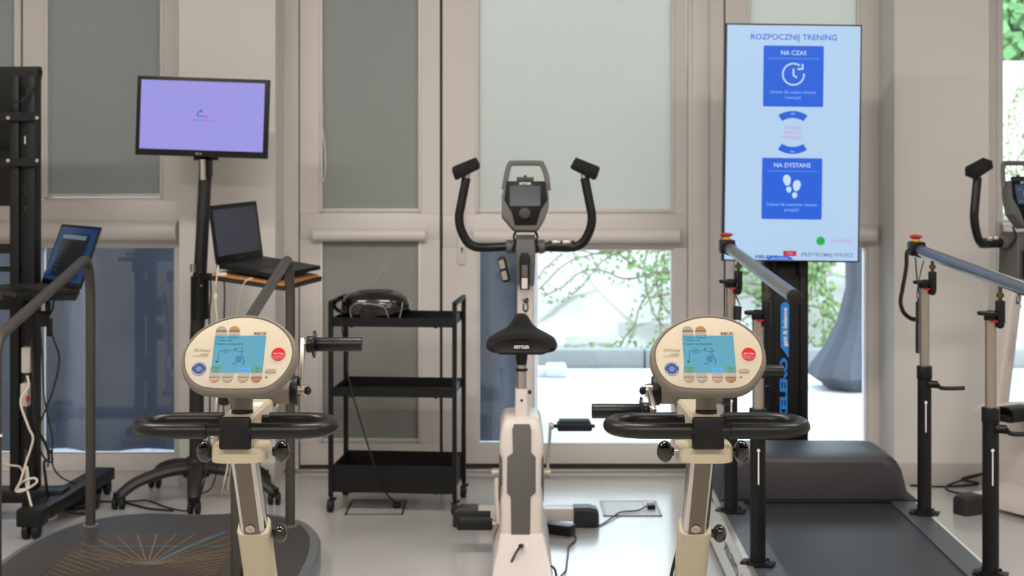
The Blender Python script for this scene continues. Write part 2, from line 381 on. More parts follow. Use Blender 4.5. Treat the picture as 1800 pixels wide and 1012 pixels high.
# ------------------------------------------------------------ outside
def paver_mat():
    m = bpy.data.materials.new('terrace_pavers'); m.use_nodes = True; n = m.node_tree; b = n.nodes['Principled BSDF']
    tc = n.nodes.new('ShaderNodeTexCoord'); br = n.nodes.new('ShaderNodeTexBrick'); br.offset = 0
    br.inputs['Color1'].default_value = C(184, 186, 190); br.inputs['Color2'].default_value = C(190, 192, 195); br.inputs['Mortar'].default_value = C(150, 150, 150)
    br.inputs['Scale'].default_value = 1; br.inputs['Mortar Size'].default_value = .006; br.inputs['Brick Width'].default_value = .6; br.inputs['Row Height'].default_value = .6
    n.links.new(tc.outputs['Object'], br.inputs[0]); n.links.new(br.outputs[0], b.inputs[0]); b.inputs['Roughness'].default_value = .7; return m
def rock_mat():
    m = bpy.data.materials.new('pale_stone_wall'); m.use_nodes = True; n = m.node_tree; b = n.nodes['Principled BSDF']
    tc = n.nodes.new('ShaderNodeTexCoord'); mp = n.nodes.new('ShaderNodeMapping'); mp.inputs['Scale'].default_value = (.9, .9, 1.6)
    nz = n.nodes.new('ShaderNodeTexNoise'); nz.inputs['Scale'].default_value = 1.6; nz.inputs['Detail'].default_value = 6
    v = n.nodes.new('ShaderNodeTexVoronoi'); v.feature = 'DISTANCE_TO_EDGE'; v.inputs['Scale'].default_value = 1.0
    mixv = n.nodes.new('ShaderNodeMix'); mixv.data_type = 'RGBA'; mixv.inputs[0].default_value = .12
    r = n.nodes.new('ShaderNodeValToRGB'); r.color_ramp.elements[0].position = 0; r.color_ramp.elements[0].color = C(196, 192, 182); r.color_ramp.elements[1].position = .02; r.color_ramp.elements[1].color = (1, 1, 1, 1)
    r2 = n.nodes.new('ShaderNodeValToRGB'); r2.color_ramp.elements[0].position = .3; r2.color_ramp.elements[0].color = C(214, 212, 198); r2.color_ramp.elements[1].position = .6; r2.color_ramp.elements[1].color = C(240, 238, 230)
    mm = n.nodes.new('ShaderNodeMix'); mm.data_type = 'RGBA'; mm.blend_type = 'MULTIPLY'; mm.inputs[0].default_value = 1
    L = n.links.new
    L(tc.outputs['Object'], mp.inputs[0]); L(mp.outputs[0], nz.inputs[0]); L(mp.outputs[0], mixv.inputs[6]); L(nz.outputs['Color'], mixv.inputs[7]); L(mixv.outputs[2], v.inputs[0])
    L(v.outputs[0], r.inputs[0]); L(nz.outputs[0], r2.inputs[0]); L(r.outputs[0], mm.inputs[6]); L(r2.outputs[0], mm.inputs[7]); L(mm.outputs[2], b.inputs[0])
    b.inputs['Roughness'].default_value = .9; return m
obj('terrace_ground', B().bb(-9, 9, 6.72, 10.0, -.13, -.03), paver_mat(), kind='structure')
obj('terrace_gravel_strip', B().bb(-9, 9, 9.96, 11.4, -.13, -.035), mat('dark_gravel', C(120, 118, 112), .9, bump=.6, scale=60, vary=.3, vscale=60), kind='structure')
kb = B()
for i in range(-8, 10):
    kb.bb(i*.92+.02, i*.92+.93, 10.02, 10.16, -.1, .10, bev=.012)
obj('terrace_kerb', kb, mat('kerb_concrete', C(126, 126, 119), .85, bump=.3, scale=80, vary=.08, vscale=4), kind='structure')
rw = B()
bm = bmesh.new(); nx, nz_ = 90, 22; V = {}
for i in range(nx+1):
    for j in range(nz_+1):
        x = -9+18*i/nx; z = -.1+2.3*j/nz_
        y = 10.7+z*.12+.05*sin(x*2.3+j*.7)+.06*random.random()
        V[i, j] = bm.verts.new((x, y, z))
for i in range(nx):
    for j in range(nz_): bm.faces.new((V[i, j], V[i+1, j], V[i+1, j+1], V[i, j+1]))
rw.add(bm); rw.bb(-9, 9, 11.0, 11.9, -.1, 2.2)
obj('retaining_wall', rw, rock_mat(), kind='structure', ang=20)
rs = B()
for i in range(60):
    rs.sph((-8.8+i*.3+random.uniform(-.05, .05), 10.72+random.uniform(0, .06), .02+random.uniform(-.03, .03)), (.17, .12, .07), seg=8)

LEAF = mat('ivy_leaf', C(104, 128, 70), .6, vary=.35, vscale=9)
LEAFD = mat('hedge_leaf', C(84, 130, 70), .6, vary=.4, vscale=5)
STEM = mat('ivy_stem', C(120, 100, 70), .8)
def leaf(bm, c, s, nrm):
    u = nrm.orthogonal().normalized(); u.rotate(Matrix.Rotation(random.uniform(0, 6.28), 3, nrm)); v = nrm.cross(u)
    c = Vector(c); P = [c, c+u*s*.5+v*s*.45+nrm*s*.1, c+u*s*1.1, c+u*s*.5-v*s*.45+nrm*s*.1]
    bm.faces.new([bm.verts.new(p) for p in P])
def ivy(name, label, x, z, n, spread, dirs, size=.055, dens=9, cat='ivy'):
    t = thing(name, label, cat, (x, 10.6, -.03))
    st = B(); lb = bmesh.new()
    for k in range(n):
        p = Vector((x+random.uniform(-spread, spread), 10.62, z+random.uniform(-.1, .1))); a = R(random.uniform(*dirs)); pts = [p.copy()]
        for i in range(random.randint(9, 18)):
            a += random.uniform(-.4, .4); p = p+Vector((cos(a), 0, sin(a)))*.09; p.z = max(0.02, p.z)
            p.y = 10.60+p.z*.12-random.uniform(0, .03); pts.append(p.copy())
            for q in range(random.randint(dens//2, dens)):
                leaf(lb, p+Vector((random.uniform(-.06, .06), random.uniform(-.06, 0), random.uniform(-.06, .06))), size*random.uniform(.5, 1.2), Vector((random.uniform(-.6, .6), -1, random.uniform(-.2, .9))).normalized())
        st.tube(smooth_path(pts, 2), .007, seg=5)
    obj('stem', st, STEM, t); b = B(); b.bm = lb; obj('foliage', b, LEAF, t)
ivy('climbing_ivy', 'sparse green ivy trailing over the pale stone wall seen through the glass door', .75, .75, 9, .5, (120, 260), dens=5, size=.026)
ivy('climbing_ivy', 'ivy clump reaching down the stone wall beside the right edge of the glass door pane', 1.35, .8, 8, .3, (150, 300), dens=7, size=.032)
ivy('climbing_ivy', 'dense leafy ivy on the stone wall behind the treadmill screen column', 2.45, .9, 34, .45, (0, 360), dens=16, size=.042)
ivy('climbing_ivy', 'low ivy patch on the stone wall behind the left treadmill posts', 1.75, .35, 10, .3, (0, 360), dens=10, size=.035)
ivy('climbing_ivy', 'pale green ivy strands on the stone wall in the rightmost window', 4.0, 1.35, 16, .5, (0, 360), dens=9, size=.035)
def bush(label, x, y, z, r):
    t = thing('hedge_bush', label, 'bush', (x, y, z), group='bushes above the stone wall')
    obj('trunk', B().cyl((x, y, z), (x, y, z+r), .04, seg=8), STEM, t)
    lb = bmesh.new()
    for i in range(2200):
        d_ = Vector((random.gauss(0, 1), random.gauss(0, 1), random.gauss(0, 1))).normalized()
        p = Vector((x, y, z+r*.9))+d_*r*random.uniform(.6, 1.05); leaf(lb, p, .11*random.uniform(.5, 1.2), (d_+Vector((0, 0, .5))).normalized())
    b = B(); b.bm = lb; obj('foliage', b, LEAFD, t)
for i, x in enumerate((4.05, 5.45)):
    bush(['green bush above the stone wall at the top right corner', 'second green bush above the stone wall further right'][i], x, 11.6, 2.15, .62)
# tarpaulin covered furniture stack
TARP = mat('dark_blue_tarpaulin', C(36, 42, 54), .5, bump=.5, scale=14, vary=.25, vscale=2.5)
def tarp():
    b = B(); xs = [-4.6+4.7*i/70 for i in range(71)]
    bm = bmesh.new(); rows = []
    prof = [(7.13, -.03), (7.26, .3), (7.38, .7), (7.42, 1.1), (7.46, 1.34), (7.56, 1.42), (8.0, 1.46), (8.35, 1.4), (8.42, 1.0), (8.45, .4), (8.46, -.03)]
    for i, x in enumerate(xs):
        row = []
        for j, (y, z) in enumerate(prof):
            f = .05*sin(x*7+sin(x*3)*2+j*.35)*(1 if j < 5 else .5)+.02*sin(x*19+j)
            row.append(bm.verts.new((x, y+(f if z < 1.4 else 0), z+(.03*sin(x*5+j) if z > 1.2 else 0))))
        rows.append(row)
    for a, c in zip(rows, rows[1:]):
        for j in range(len(prof)-1): bm.faces.new((a[j], c[j], c[j+1], a[j+1]))
    bm.faces.new(rows[0][::-1]); bm.faces.new(rows[-1])
    b.add(bm); return b
t = thing('covered_furniture', 'long stack under a dark blue tarpaulin on the terrace behind the left windows', 'covered furniture', (-2.2, 7.9, -.03))
obj('tarpaulin', tarp(), TARP, t)
t = thing('terrace_post', 'pale upright terrace post seen through the door beside the bike column', 'post', W(938, 770, 7.4)*1.0)
xx = W(938, 770, 7.06).x
obj('post_shaft', B().bb(xx-.02, xx+.022, 7.04, 7.10, -.03, 2.4, bev=.004), WHITEP, t); obj('post_foot', B().bb(xx-.05, xx+.05, 7.01, 7.13, -.03, -.015, bev=.003), ALU, t)
xx = W(965, 640, 9.6).x
obj('stone_block', B().bb(xx-.02, xx+.12, 9.55, 9.75, -.03, .05, bev=.02).bb(xx-.16, xx-.01, 9.58, 9.72, -.03, .03, bev=.01), mat('pale_concrete', C(190, 192, 192), .8, bump=.2, scale=90), label='low pale concrete block lying on the terrace near the kerb', cat='block')
# furled parasol with grey cover
t = thing('furled_parasol', 'furled grey parasol with a flared cover standing on the terrace right of the screen', 'parasol', (2.15, 9.1, -.03))
secs = []
for (z, cxp, rr) in ((-.02, 2.17, .16), (.0, 2.17, .17), (.06, 2.15, .24), (.12, 2.15, .22), (.22, 2.17, .17), (.40, 2.21, .12), (.62, 2.24, .095), (.9, 2.24, .10), (1.2, 2.22, .12), (1.5, 2.2, .10), (1.9, 2.2, .05), (2.1, 2.2, .02)):
    secs.append([(cxp+rr*(1+.12*cos(7*a))*cos(a), 9.1+rr*(1+.12*cos(7*a))*sin(a), z) for a in [2*pi*k/36 for k in range(36)]])
obj('cover', B().loft(secs), mat('grey_parasol_cover', C(58, 62, 68), .75, bump=.2, scale=30), t)
obj('pole', B().cyl((2.2, 9.1, 1.9), (2.2, 9.1, 2.2), .018), ALU, t)
# ------------------------------------------------------------ leg and arm trainer (twice in the foreground)
SCR_T = emis('trainer_screen_teal', C(84, 160, 184)); SCR_TD = emis('trainer_screen_dark_text', C(24, 60, 92)); SCR_TG = emis('trainer_screen_green', C(92, 158, 128)); SCR_TB = emis('trainer_screen_blue', C(46, 116, 186)); SCR_TL = emis('trainer_screen_light_blue', C(80, 170, 220))
BTN_G = mat('grey_tan_button', C(152, 140, 124), .35); BTN_A = mat('amber_button', C(158, 120, 68), .35); BTN_T = mat('tan_button', C(158, 137, 106), .35); BTN_D = mat('deep_amber_button', C(146, 96, 36), .35)
BTN_L = mat('button_leg_grey', C(158, 150, 142), .4); STB = mat('blue_sticker', C(16, 62, 124), .45)
def trainer(label, loc, crank_deg, skip_left_grip, knob_dx, bracket, gapL, gapR, ldx):
    t = thing('leg_and_arm_trainer', label, 'exercise machine', loc, absolute=False, group='leg and arm trainers in the foreground')
    # y=0 is the front face of the handlebar block
    Z = Vector
    lean = lambda z: .115+.623*(.748-z)
    # base housing on the floor
    b = B(); b.bb(-.10, .10, .40, .72, .03, .22, bev=.04, seg=4); b.bb(-.05, .05, .44, .62, .18, .27, bev=.02)
    obj('base_housing', b, CREAM, t)
    b = B(); b.bb(-.19, .19, .32, .40, 0, .04, bev=.01); b.bb(-.19, .19, .66, .74, 0, .04, bev=.01); b.bb(-.03, .03, .36, .70, .01, .04)
    obj('foot_bar', b, WARMG, t)
    for s in (-1, 1):
        b = B(); b.cyl((s*.10, .56, .13), (s*.14, .56, .13), .02); b.beam((s*.14, .56, .13), (s*.14, .56-s*.09, .08), .02, .012); b.bb(s*.14 if s > 0 else -.24, .24 if s > 0 else -.14, .50-s*.09, .62-s*.09, .05, .065, bev=.005)
        obj('pedal', b, DGREY, t)
    # lower sleeve
    def ring(z, hw, hd, n=28, p=4):
        c = Z((0, lean(z), z)); nx = Z((1, 0, 0)); ny = Z((0, .848, .53)); out = []
        for k in range(n):
            a = 2*pi*k/n; ca, sa = cos(a), sin(a)
            out.append(c+nx*hw*math.copysign(abs(ca)**(2/p), ca)+ny*hd*math.copysign(abs(sa)**(2/p), sa))
        return out
    b = B(); b.loft([ring(z, .0365, .030) for z in (.575, .18)]); sl = obj('lower_sleeve', b, CREAM, t)
    b = B(); b.loft([ring(.5755+q, .037-.002*(q > 0), .0305) for q in (-.004, .001)]); obj('sleeve_rim', b, CREAMF, sl)
    b = B(); b.loft([ring(z, .031, .025, p=3.2) for z in (.80, .50)]); cp = obj('chrome_post', b, CHROME, t)
    # flat front strip and bolt on the post
    fr_ = lambda z, u: Z((u, lean(z), z))+Z((0, -.848, -.53))*.0258
    M = frame(fr_(.65, 0), (1, 0, 0), (0, -.529, .848))
    b = B(); b.rect(0, 0, .036, .26, M, t=.0012); obj('post_face', b, mat('polished_dark_steel', C(122, 114, 102), .16, 1.0), cp)
    b = B(); Mb = frame(fr_(.592, -.002), (1, 0, 0), (0, -.529, .848)); b.disc(0, 0, .011, Mb, t=.004, z0=.001, bev=.001); b.rect(0, 0, .014, .003, Mb, t=.001, z0=.005); b.rect(0, 0, .003, .014, Mb, t=.001, z0=.005)
    obj('bolt', b, CHROMEB, cp)
    # clamp plate
    pts = []
    for k in range(40):
        a = 2*pi*k/40; pts.append((.0605*math.copysign(abs(cos(a))**.5, cos(a)), .075*math.copysign(abs(sin(a))**.55, sin(a))))
    M0 = Matrix.Translation((.0, .085, .762))
    b = B(); b.poly(pts, M0, t=.032, bev=.006); obj('clamp_plate', b, CREAM, t)
    def knob(c, name='clamp_knob', dx=1, rr=(.0175, .019, .0238)):
        b = B(); b.sph(c, rr, seg=28); b.cyl(Z(c)-Z((dx*.012, 0, 0)), Z(c)-Z((dx*.019, 0, 0)), .010)
        k = obj(name, b, GLOSSB, t); obj('threaded_rod', B().cyl(Z(c)-Z((dx*.016, 0, 0)), Z(c)-Z((dx*.034, 0, 0)), .0035, seg=10), CHROMEB, k)
    for s in (-1, 1): knob((s*.083+knob_dx, .05, .780), dx=s)
    knob((.058, .235, .555), dx=1, rr=(.016, .020, .021))
    # beam carrying the arm trainer
    secs = []
    for (y, hw, z0, z1) in ((.006, .034, .795, .862), (.06, .034, .785, .862), (.14, .035, .775, .862), (.22, .035, .79, .860), (.30, .035, .81, .856), (.39, .033, .825, .850)):
        q = .006; secs.append([(-hw+q, y, z0), (hw-q, y, z0), (hw, y, z0+q), (hw, y, z1-q), (hw-q, y, z1), (-hw+q, y, z1), (-hw, y, z1-q), (-hw, y, z0+q)])
    bm_ = obj('support_beam', B().loft(secs), CREAM, t)
    obj('warning_label', B().rect(.012, .17, .03, .05, Matrix.Translation((0, 0, .8615)), t=.0006), WHT, bm_)
    obj('handlebar_block', B().box((0, .0, .829), (.068, .014, .069), bev=.005), BLACKM, t)
    # handlebar loops
    zc = .834
    for s in (-1, 1):
        gap = gapL if s < 0 else gapR
        xi = .034+gap; pts = [(s*xi, -.002, zc)]
        for k in range(6): pts.append((s*(xi+(.125-xi)*(k+1)/6), -.002, zc))
        a_, b_ = .083, .067
        for k in range(1, 24):
            a = -90+180*k/24; pts.append((s*(.125+a_*cos(R(a))**.8 if cos(R(a)) > 0 else .125), .065+b_*sin(R(a)), zc))
        pts += [(s*.125, .132, zc), (s*.09, .132, zc), (s*.052, .132, zc)]
        pts = [(x+ldx*max(0, min(1, (abs(x)-.05)/.06)), y, z) for x, y, z in pts]
        h = obj('handlebar_loop', B().tube(pts, .0168, seg=20), FOAM, t)
        obj('connector_tube', B().cyl((s*(.030), .002, zc), (s*(xi+.004), -.002, zc), .0115), BLACKM, h); obj('connector_tube', B().cyl((s*.03, .132, zc), (s*.056, .132, zc), .0115), BLACKM, h)
        obj('grip_cap', B().cyl((s*(xi-.0015), -.002, zc), (s*(xi+.004), -.002, zc), .0172), BLACKP, h)
    # neck
    b = B(); b.cyl((.004, .06, .868), (.004, .075, .96), .0225, bev=.001); nk = obj('panel_neck', b, WARMG, t)
    obj('neck_ring', B().cyl((.004, .0598, .8615), (.004, .0602, .869), .0235), BLACKP, nk)
    # control panel
    c0 = Z((.004, .020, .998)); tl = R(30); u = Z((1, 0, 0)); v = Z((0, sin(tl), cos(tl)))
    M = frame(c0, u, v)
    out = [(37, 480), (45, 560), (75, 640), (130, 712), (190, 755), (260, 780), (360, 792), (500, 797), (640, 797), (760, 795), (850, 785), (920, 755), (985, 700), (1040, 630), (1080, 550), (1095, 470), (1085, 390), (1050, 310), (990, 238), (900, 172), (790, 124), (680, 102), (580, 97), (480, 105), (370, 133), (260, 182), (160, 250), (85, 340), (48, 410)]
    kx = .0002158; kv = kx/.93
    UV = lambda x, y: Z(((x-566)*kx, (448-y)*kv))
    P = smooth_path([(*UV(x, y), 0) for x, y in out], 4, closed=True)
    def grow(d):
        n = len(P); r = []
        for i in range(n):
            tg = (P[(i+1) % n]-P[i-1]).normalized(); nn = Z((-tg.y, tg.x, 0)); 
            if nn.dot(P[i]) < 0: nn = -nn
            r.append(P[i]+nn*d)
        return r
    secs = []
    for d, z in ((-.004, -.004), (.0015, -.0035), (.004, -.001), (.0065, -.003), (.0095, -.010), (.0115, -.020), (.0112, -.028), (.008, -.036), (-.004, -.046), (-.03, -.054), (-.055, -.058)):
        secs.append([Z((p.x, p.y, z)) for p in (grow(d) if d > -.02 else [q*(1+d/.1) for q in P])])
    sh = obj('panel_shell', B().loft(secs, M=M), WARMG, t)
    b = B(); b.poly([(p.x, p.y) for p in P], M, t=.003, z0=-.0035, bev=.0005); fc = obj('panel_face', b, CREAMF, t)
    h = .0006
    b = B(); sc0 = UV(312, 280); sc1 = UV(822, 645); cx = (sc0.x+sc1.x)/2; cy = (sc0.y+sc1.y)/2
    b.rect(cx, cy, sc1.x-sc0.x, sc0.y-sc1.y, M, t=h)
    def T_(txt, x, y, w_, mi, hh=None, al='CENTER'): q = UV(x, y); b.text(txt, q.x, q.y, M, h=hh*kv if hh else None, w_=w_*kx if w_ else None, mi=mi, z0=h+.0006, t=0, al=al, bold=.008)
    def Rr(x, y, w_, hh, mi, r=0): q = UV(x, y); b.rect(q.x, q.y, w_*kx, hh*kv, M, t=.0003, z0=h, mi=mi, r=r)
    T_('Trener    Nastawa', 330, 298, 220, 1, 18, 'LEFT'); T_('Terapia nóg', 335, 325, 150, 1, 16, 'LEFT'); T_('Program podstawowy', 328, 362, 280, 1, 20, 'LEFT')
    Rr(360, 612, 110, 62, 2, .003); Rr(640, 622, 112, 46, 4, .003); Rr(768, 612, 108, 62, 2, .003)
    T_('Trener', 360, 600, 70, 1, 14); T_('nóg', 360, 628, 36, 1, 14); T_('Pomoc', 640, 622, 66, 3, 16); T_('Start', 772, 602, 44, 1, 14); T_('gra', 768, 630, 30, 1, 14)
    Ln = lambda a, c, w_, mi=1: b.line(UV(*a), UV(*c), w_*kx, M, t=.0003, z0=h, mi=mi)
    Ln((372, 432), (500, 430), 4); Ln((372, 430), (368, 530), 4); b.poly([UV(340, 532), UV(376, 532), UV(358, 552)][::-1], M, t=.0003, z0=h, mi=1)
    T_('0:01', 437, 418, 44, 1, 12); T_('minuty', 440, 445, 60, 1, 12)
    q = UV(570, 508); b.arc(q.x, q.y, 16*kx, 32*kx, 0, 360, M, t=.0003, z0=h, mi=3); b.disc(q.x, q.y, 9*kx, M, t=.0003, z0=h, mi=1)
    b.poly([UV(505, 425), UV(530, 440), UV(552, 405), UV(535, 402)], M, t=.0003, z0=h, mi=3); Ln((548, 440), (620, 438), 5); Ln((590, 450), (632, 540), 7); Ln((600, 445), (600, 405), 4); Ln((515, 560), (600, 530), 4); Ln((515, 560), (560, 562), 3); Ln((575, 410), (600, 405), 4)
    q = UV(620, 555); b.arc(q.x, q.y, 9*kx, 13*kx, 0, 360, M, t=.0003, z0=h, mi=1)
    obj('display', b, [SCR_T, SCR_TD, SCR_TG, SCR_TB, SCR_TL], fc)
    def btn(x, y, up, m):
        q = UV(x, y); r = 53*kx; b = B(); s = 1 if up else -1
        pts = [(q.x+r*cos(R(a)), q.y+s*r*sin(R(a))) for a in range(0, 181, 10)]
        b.poly(pts if up else pts[::-1], M, t=.0022, bev=.001, z0=-.0005)
        e = UV(x, 278 if up else 648); yy = e.y
        b.rect(q.x, (q.y+yy)/2-s*.0006, r*2, abs(q.y-yy)-.001, M, t=.0007, mi=1); b.line((q.x-r, q.y-s*.001), (q.x+r, q.y-s*.001), .0006, M, t=.0012, mi=2)
        return obj('soft_key', b, [m, BTN_L, GPRINT], fc)
    btn(370, 232, True, BTN_G); btn(500, 232, True, BTN_A); btn(353, 692, False, BTN_T); btn(480, 692, False, BTN_G); btn(635, 692, False, BTN_T); btn(765, 692, False, BTN_D)
    q = UV(962, 465); b = B(); b.disc(q.x, q.y, 69*kx, M, t=.002, bev=.0008); b.text('Start / Stop', q.x, q.y+.0015, M, w_=.021, mi=1, z0=.0021, t=0); b.text('I', q.x, q.y-.006, M, h=.004, mi=1, z0=.0021, t=0)
    obj('start_stop_button', b, [REDP, WHT], fc, label='round red start stop button')
    q = UV(189, 607); b = B(); b.disc(q.x, q.y, 71*kx, M, t=.0004); b.arc(q.x, q.y, 60*kx, 64*kx, 20, 160, M, t=.0006, mi=1); b.arc(q.x, q.y, 60*kx, 64*kx, 200, 340, M, t=.0006, mi=1)
    for i, tx in enumerate(('Testuj', 'Movement', 'Quality')): b.text(tx, q.x, q.y+.0035-.0035*i, M, w_=(.008, .012, .009)[i], mi=1, z0=.0006, t=0)
    obj('round_sticker', b, [STB, WHT], fc, label='round blue sticker')
    b = B(); q = UV(766, 257); b.text('RECK', q.x, q.y, M, w_=132*kx, h=26*kv, z0=.0003, t=0, bold=.04)
    q = UV(200, 425); b.text('MOTOmed', q.x, q.y, M, w_=165*kx, h=26*kv, z0=.0003, t=0, shear=.25); q = UV(225, 463); b.text('viva2', q.x, q.y, M, w_=82*kx, h=22*kv, z0=.0003, t=0, shear=.25)
    b.line(UV(115, 482), UV(270, 482), .0006, M, t=.0003); q = UV(860, 690); b.rect(q.x-.001, q.y, .0016, .004, M, t=.0003); b.rect(q.x+.002, q.y, .0024, .004, M, t=.0003)
    obj('panel_lettering', b, GPRINT, fc)
    q = UV(900, 630); b = B(); b.rect(q.x, q.y, 108*kx, 40*kv, M, r=.004, t=.0016, bev=.0006); obj('oval_button', b, BTN_G, fc)
    # arm crank unit
    ax = Z((0, .30, .872)); b = B(); b.cyl((-.072, ax.y, ax.z), (.082, ax.y, ax.z), .031, bev=.003, seg=32); b.box((0, .30, .852), (.07, .06, .05), bev=.01)
    dr = obj('arm_drive_drum', b, WARMG, t)
    for s in (-1, 1): obj('drum_flange', B().cyl((s*.073, ax.y, ax.z), (s*.09, ax.y, ax.z), .034, bev=.002, seg=32), BLACKP, dr)
    for s in (-1, 1):
        a = R(crank_deg)+(0 if s > 0 else pi); dv = Z((0, cos(a), sin(a))); e = ax+dv*.108
        b = B(); x = s*.097; b.beam(Z((x, ax.y, ax.z))-dv*.014, Z((x, e.y, e.z))+dv*.016, .026, .011, up=(1, 0, 0), bev=.003)
        b.cyl((s*.088, ax.y, ax.z), (s*.106, ax.y, ax.z), .015); b.cyl((s*.100, e.y, e.z), (s*.108, e.y, e.z), .013)
        cr = obj('crank_arm', b, CHROMEB, t)
        obj('crank_knob', B().sph((s*.112, ax.y, ax.z), (.008, .010, .010)), BLACKP, cr)
        if s < 0 and skip_left_grip: continue
        b = B(); b.cyl((s*.106, e.y, e.z), (s*.122, e.y, e.z), .0195, bev=.002); b.cyl((s*.122, e.y, e.z), (s*.127, e.y, e.z), .032, bev=.0015, seg=36); b.cyl((s*.124, e.y, e.z), (s*.237, e.y, e.z), .0165, bev=.002)
        obj('hand_grip', b, FOAM, cr)
    if bracket:
        b = B(); b.tray(.045, .078, .335, .40, .33, .385, t=.004); obj('side_holder', b, CREAM, t)
    # cables
    b = B(); b.tube(smooth_path([(-.03, .30, .50), (-.045, .30, .44), (-.05, .33, .36), (-.04, .42, .25)]), .004, seg=8); obj('power_cable', b, CABLE, t)
    return t
trainer('cream trainer left of the black trolley, its right hand crank pointing up', (-.590, 3.03, 0), 78, True, .008, True, .028, .004, -.010)
trainer('cream trainer in front of the treadmill, its left hand grip turned forward', (.418, 3.03, 0), 16, False, -.004, False, .004, .014, .005)

# ------------------------------------------------------------ exercise bikes
SCR_OFF = mat('dark_lcd', C(52, 54, 62), .2)
def bike(label, loc, rz, lit, group, angs=(56, 245)):
    t = thing('exercise_bike', label, 'exercise bike', loc, rz, absolute=False, group=group); Z = Vector
    # stabilisers
    for (y, nm) in ((.33, 'front_stabiliser'), (-.68, 'rear_stabiliser')):
        sx0 = .02 if y > 0 else 0; b = B(); b.bb(-.19+sx0, .19+sx0, y-.035, y+.035, .022, .072, bev=.006); f = obj(nm, b, WPLAS, t)
        for s in (-1, 1):
            b = B(); sec = []
            for (x, k) in ((.185, 1), (.25, 1), (.275, .85), (.283, .6)):
                hw = .042*k; h1 = .076 if k == 1 else .076*k+.004
                x = x*s+sx0; sec.append([(x, y-hw, .0), (x, y+hw, .0), (x, y+hw, h1-.012), (x, y+hw-.01, h1), (x, y-hw+.01, h1), (x, y-hw, h1-.012)])
            b.loft(sec); obj('foot_cap', b, DGREY, f)
    # lower base + body shell
    def rr(z, y0, y1, hw, q=.02):
        q = min(q, hw*.5); p = []
        for (cx, cy, a0) in ((hw-q, y0+q, -90), (hw-q, y1-q, 0), (-hw+q, y1-q, 90), (-hw+q, y0+q, 180)):
            for j in range(5): a = R(a0+j*22.5); p.append((cx+q*cos(a), cy+q*sin(a), z))
        return p
    b = B(); b.loft([rr(.018, -.68, .34, .104), rr(.035, -.60, .34, .102), rr(.06, -.45, .33, .094), rr(.085, -.355, .32, .084), rr(.105, -.275, .31, .079), rr(.118, -.256, .30, .0755)])
    base = obj('base_shell', b, WPLAS, t)
    b = B(); b.loft([rr(.116, -.255, .30, .0735), rr(.20, -.255, .31, .0735), rr(.235, -.255, .31, .0745), rr(.255, -.255, .34, .068), rr(.34, -.255, .43, .069), rr(.375, -.255, .44, .070), rr(.395, -.255, .43, .078), rr(.415, -.255, .40, .078), rr(.46, -.252, .16, .0755), rr(.495, -.246, .04, .068), rr(.512, -.238, .0, .060), rr(.518, -.225, -.02, .050)])
    body = obj('body_shell', b, WPLAS, t)
    b = B(); D = 4.945
    pts = [(903, 745), (930, 745), (933, 755), (933, 795), (941, 803), (941, 865), (932, 873), (931, 938), (926, 944), (902, 944), (898, 939), (897, 873), (890, 865), (891, 803), (901, 795), (900, 755)]
    P2 = [((x-916.5)/F*D, CAMZ-(y-HY)/F*D) for x, y in pts][::-1]
    b.poly(P2, frame((0, -.2545, 0), (1, 0, 0), (0, 0, 1)), t=.004, bev=.0015); obj('grey_insert', b, MGREY, body)
    for s in (-1, 1):
        obj('side_cover', B().cyl((s*.069, .02, .26), (s*.081, .02, .26), .10, bev=.006, seg=40), MGREY, body)
    # power socket panel on the base
    M = frame((0, -.345, .0915), (1, 0, 0), (0, .6, .42))
    obj('socket_panel', B().rect(0, 0, .05, .05, M, r=.006, t=.003, z0=-.006), WPLAS, base)
    # cranks and pedals
    axz = .27
    for s, ang in ((1, angs[0]), (-1, angs[1])):
        a = R(ang); e = Z((0, .02+.185*cos(a), axz+.185*sin(a))); x = .095 if s > 0 else -.084
        b = B(); b.cyl((s*.075, .02, axz), (s*.108, .02, axz), .018); b.tube(smooth_path([(x, .02, axz), (x+s*.004, .02+.05*cos(a), axz+.05*sin(a)), (x+s*.012*(s > 0), e.y-.04*cos(a), e.z-.04*sin(a)), (x+s*.014*(s > 0), e.y, e.z)]), .012, flat=(.5, 1)); b.cyl((x+s*.008, e.y, e.z), (x+s*.026, e.y, e.z), .013)
        c = obj('crank', b, mat('pale_crank', C(190, 180, 166), .35, .3), t)
        xa, xb = (.135, .264) if s > 0 else (-.104, -.232)
        b = B(); b.box(((xa+xb)/2, e.y, e.z), (abs(xb-xa), .085, .026), bev=.006); b.cyl((x+s*.02, e.y, e.z), (xb+s*.012, e.y, e.z), .007, seg=12); p = obj('pedal', b, BLACKR, c)
        uu = (.022 if s > 0 else .042); arcp = [(0, e.y-.05, e.z-.008), (0, e.y-.045, e.z+uu*.7), (0, e.y, e.z+uu), (0, e.y+.045, e.z+uu*.7), (0, e.y+.05, e.z-.008)]
        b = B(); sm = smooth_path(arcp, 5); b.loft([[(xx_, q.y, q.z+(.004 if k else 0)) for xx_, k in ((xa+s*.008, 0), (xb-s*.008, 0), (xb-s*.008, 1), (xa+s*.008, 1))] for q in sm]); obj('pedal_strap', b, BLACKR, p)
    # seat tube
    b = B(); b.loft([rr(z, yy-.032, yy+.032, hw, .01) for z, yy, hw in ((.50, -.185, .026), (.53, -.185, .024), (.612, -.178, .0225))]); st = obj('seat_tube', b, WPLAS, t)
    obj('collar', B().bb(-.03, .028, -.215, -.15, .506, .514, bev=.004), WPLAS, st)
    obj('height_pin', B().cyl((.02, -.185, .60), (.034, -.185, .60), .007).cyl((0, -.214, .575), (0, -.209, .575), .005), BLACKP, st)
    b = B(); b.cyl((0, -.178, .605), (0, -.170, .70), .0175); sp = obj('seat_post', b, CHROMEB, t)
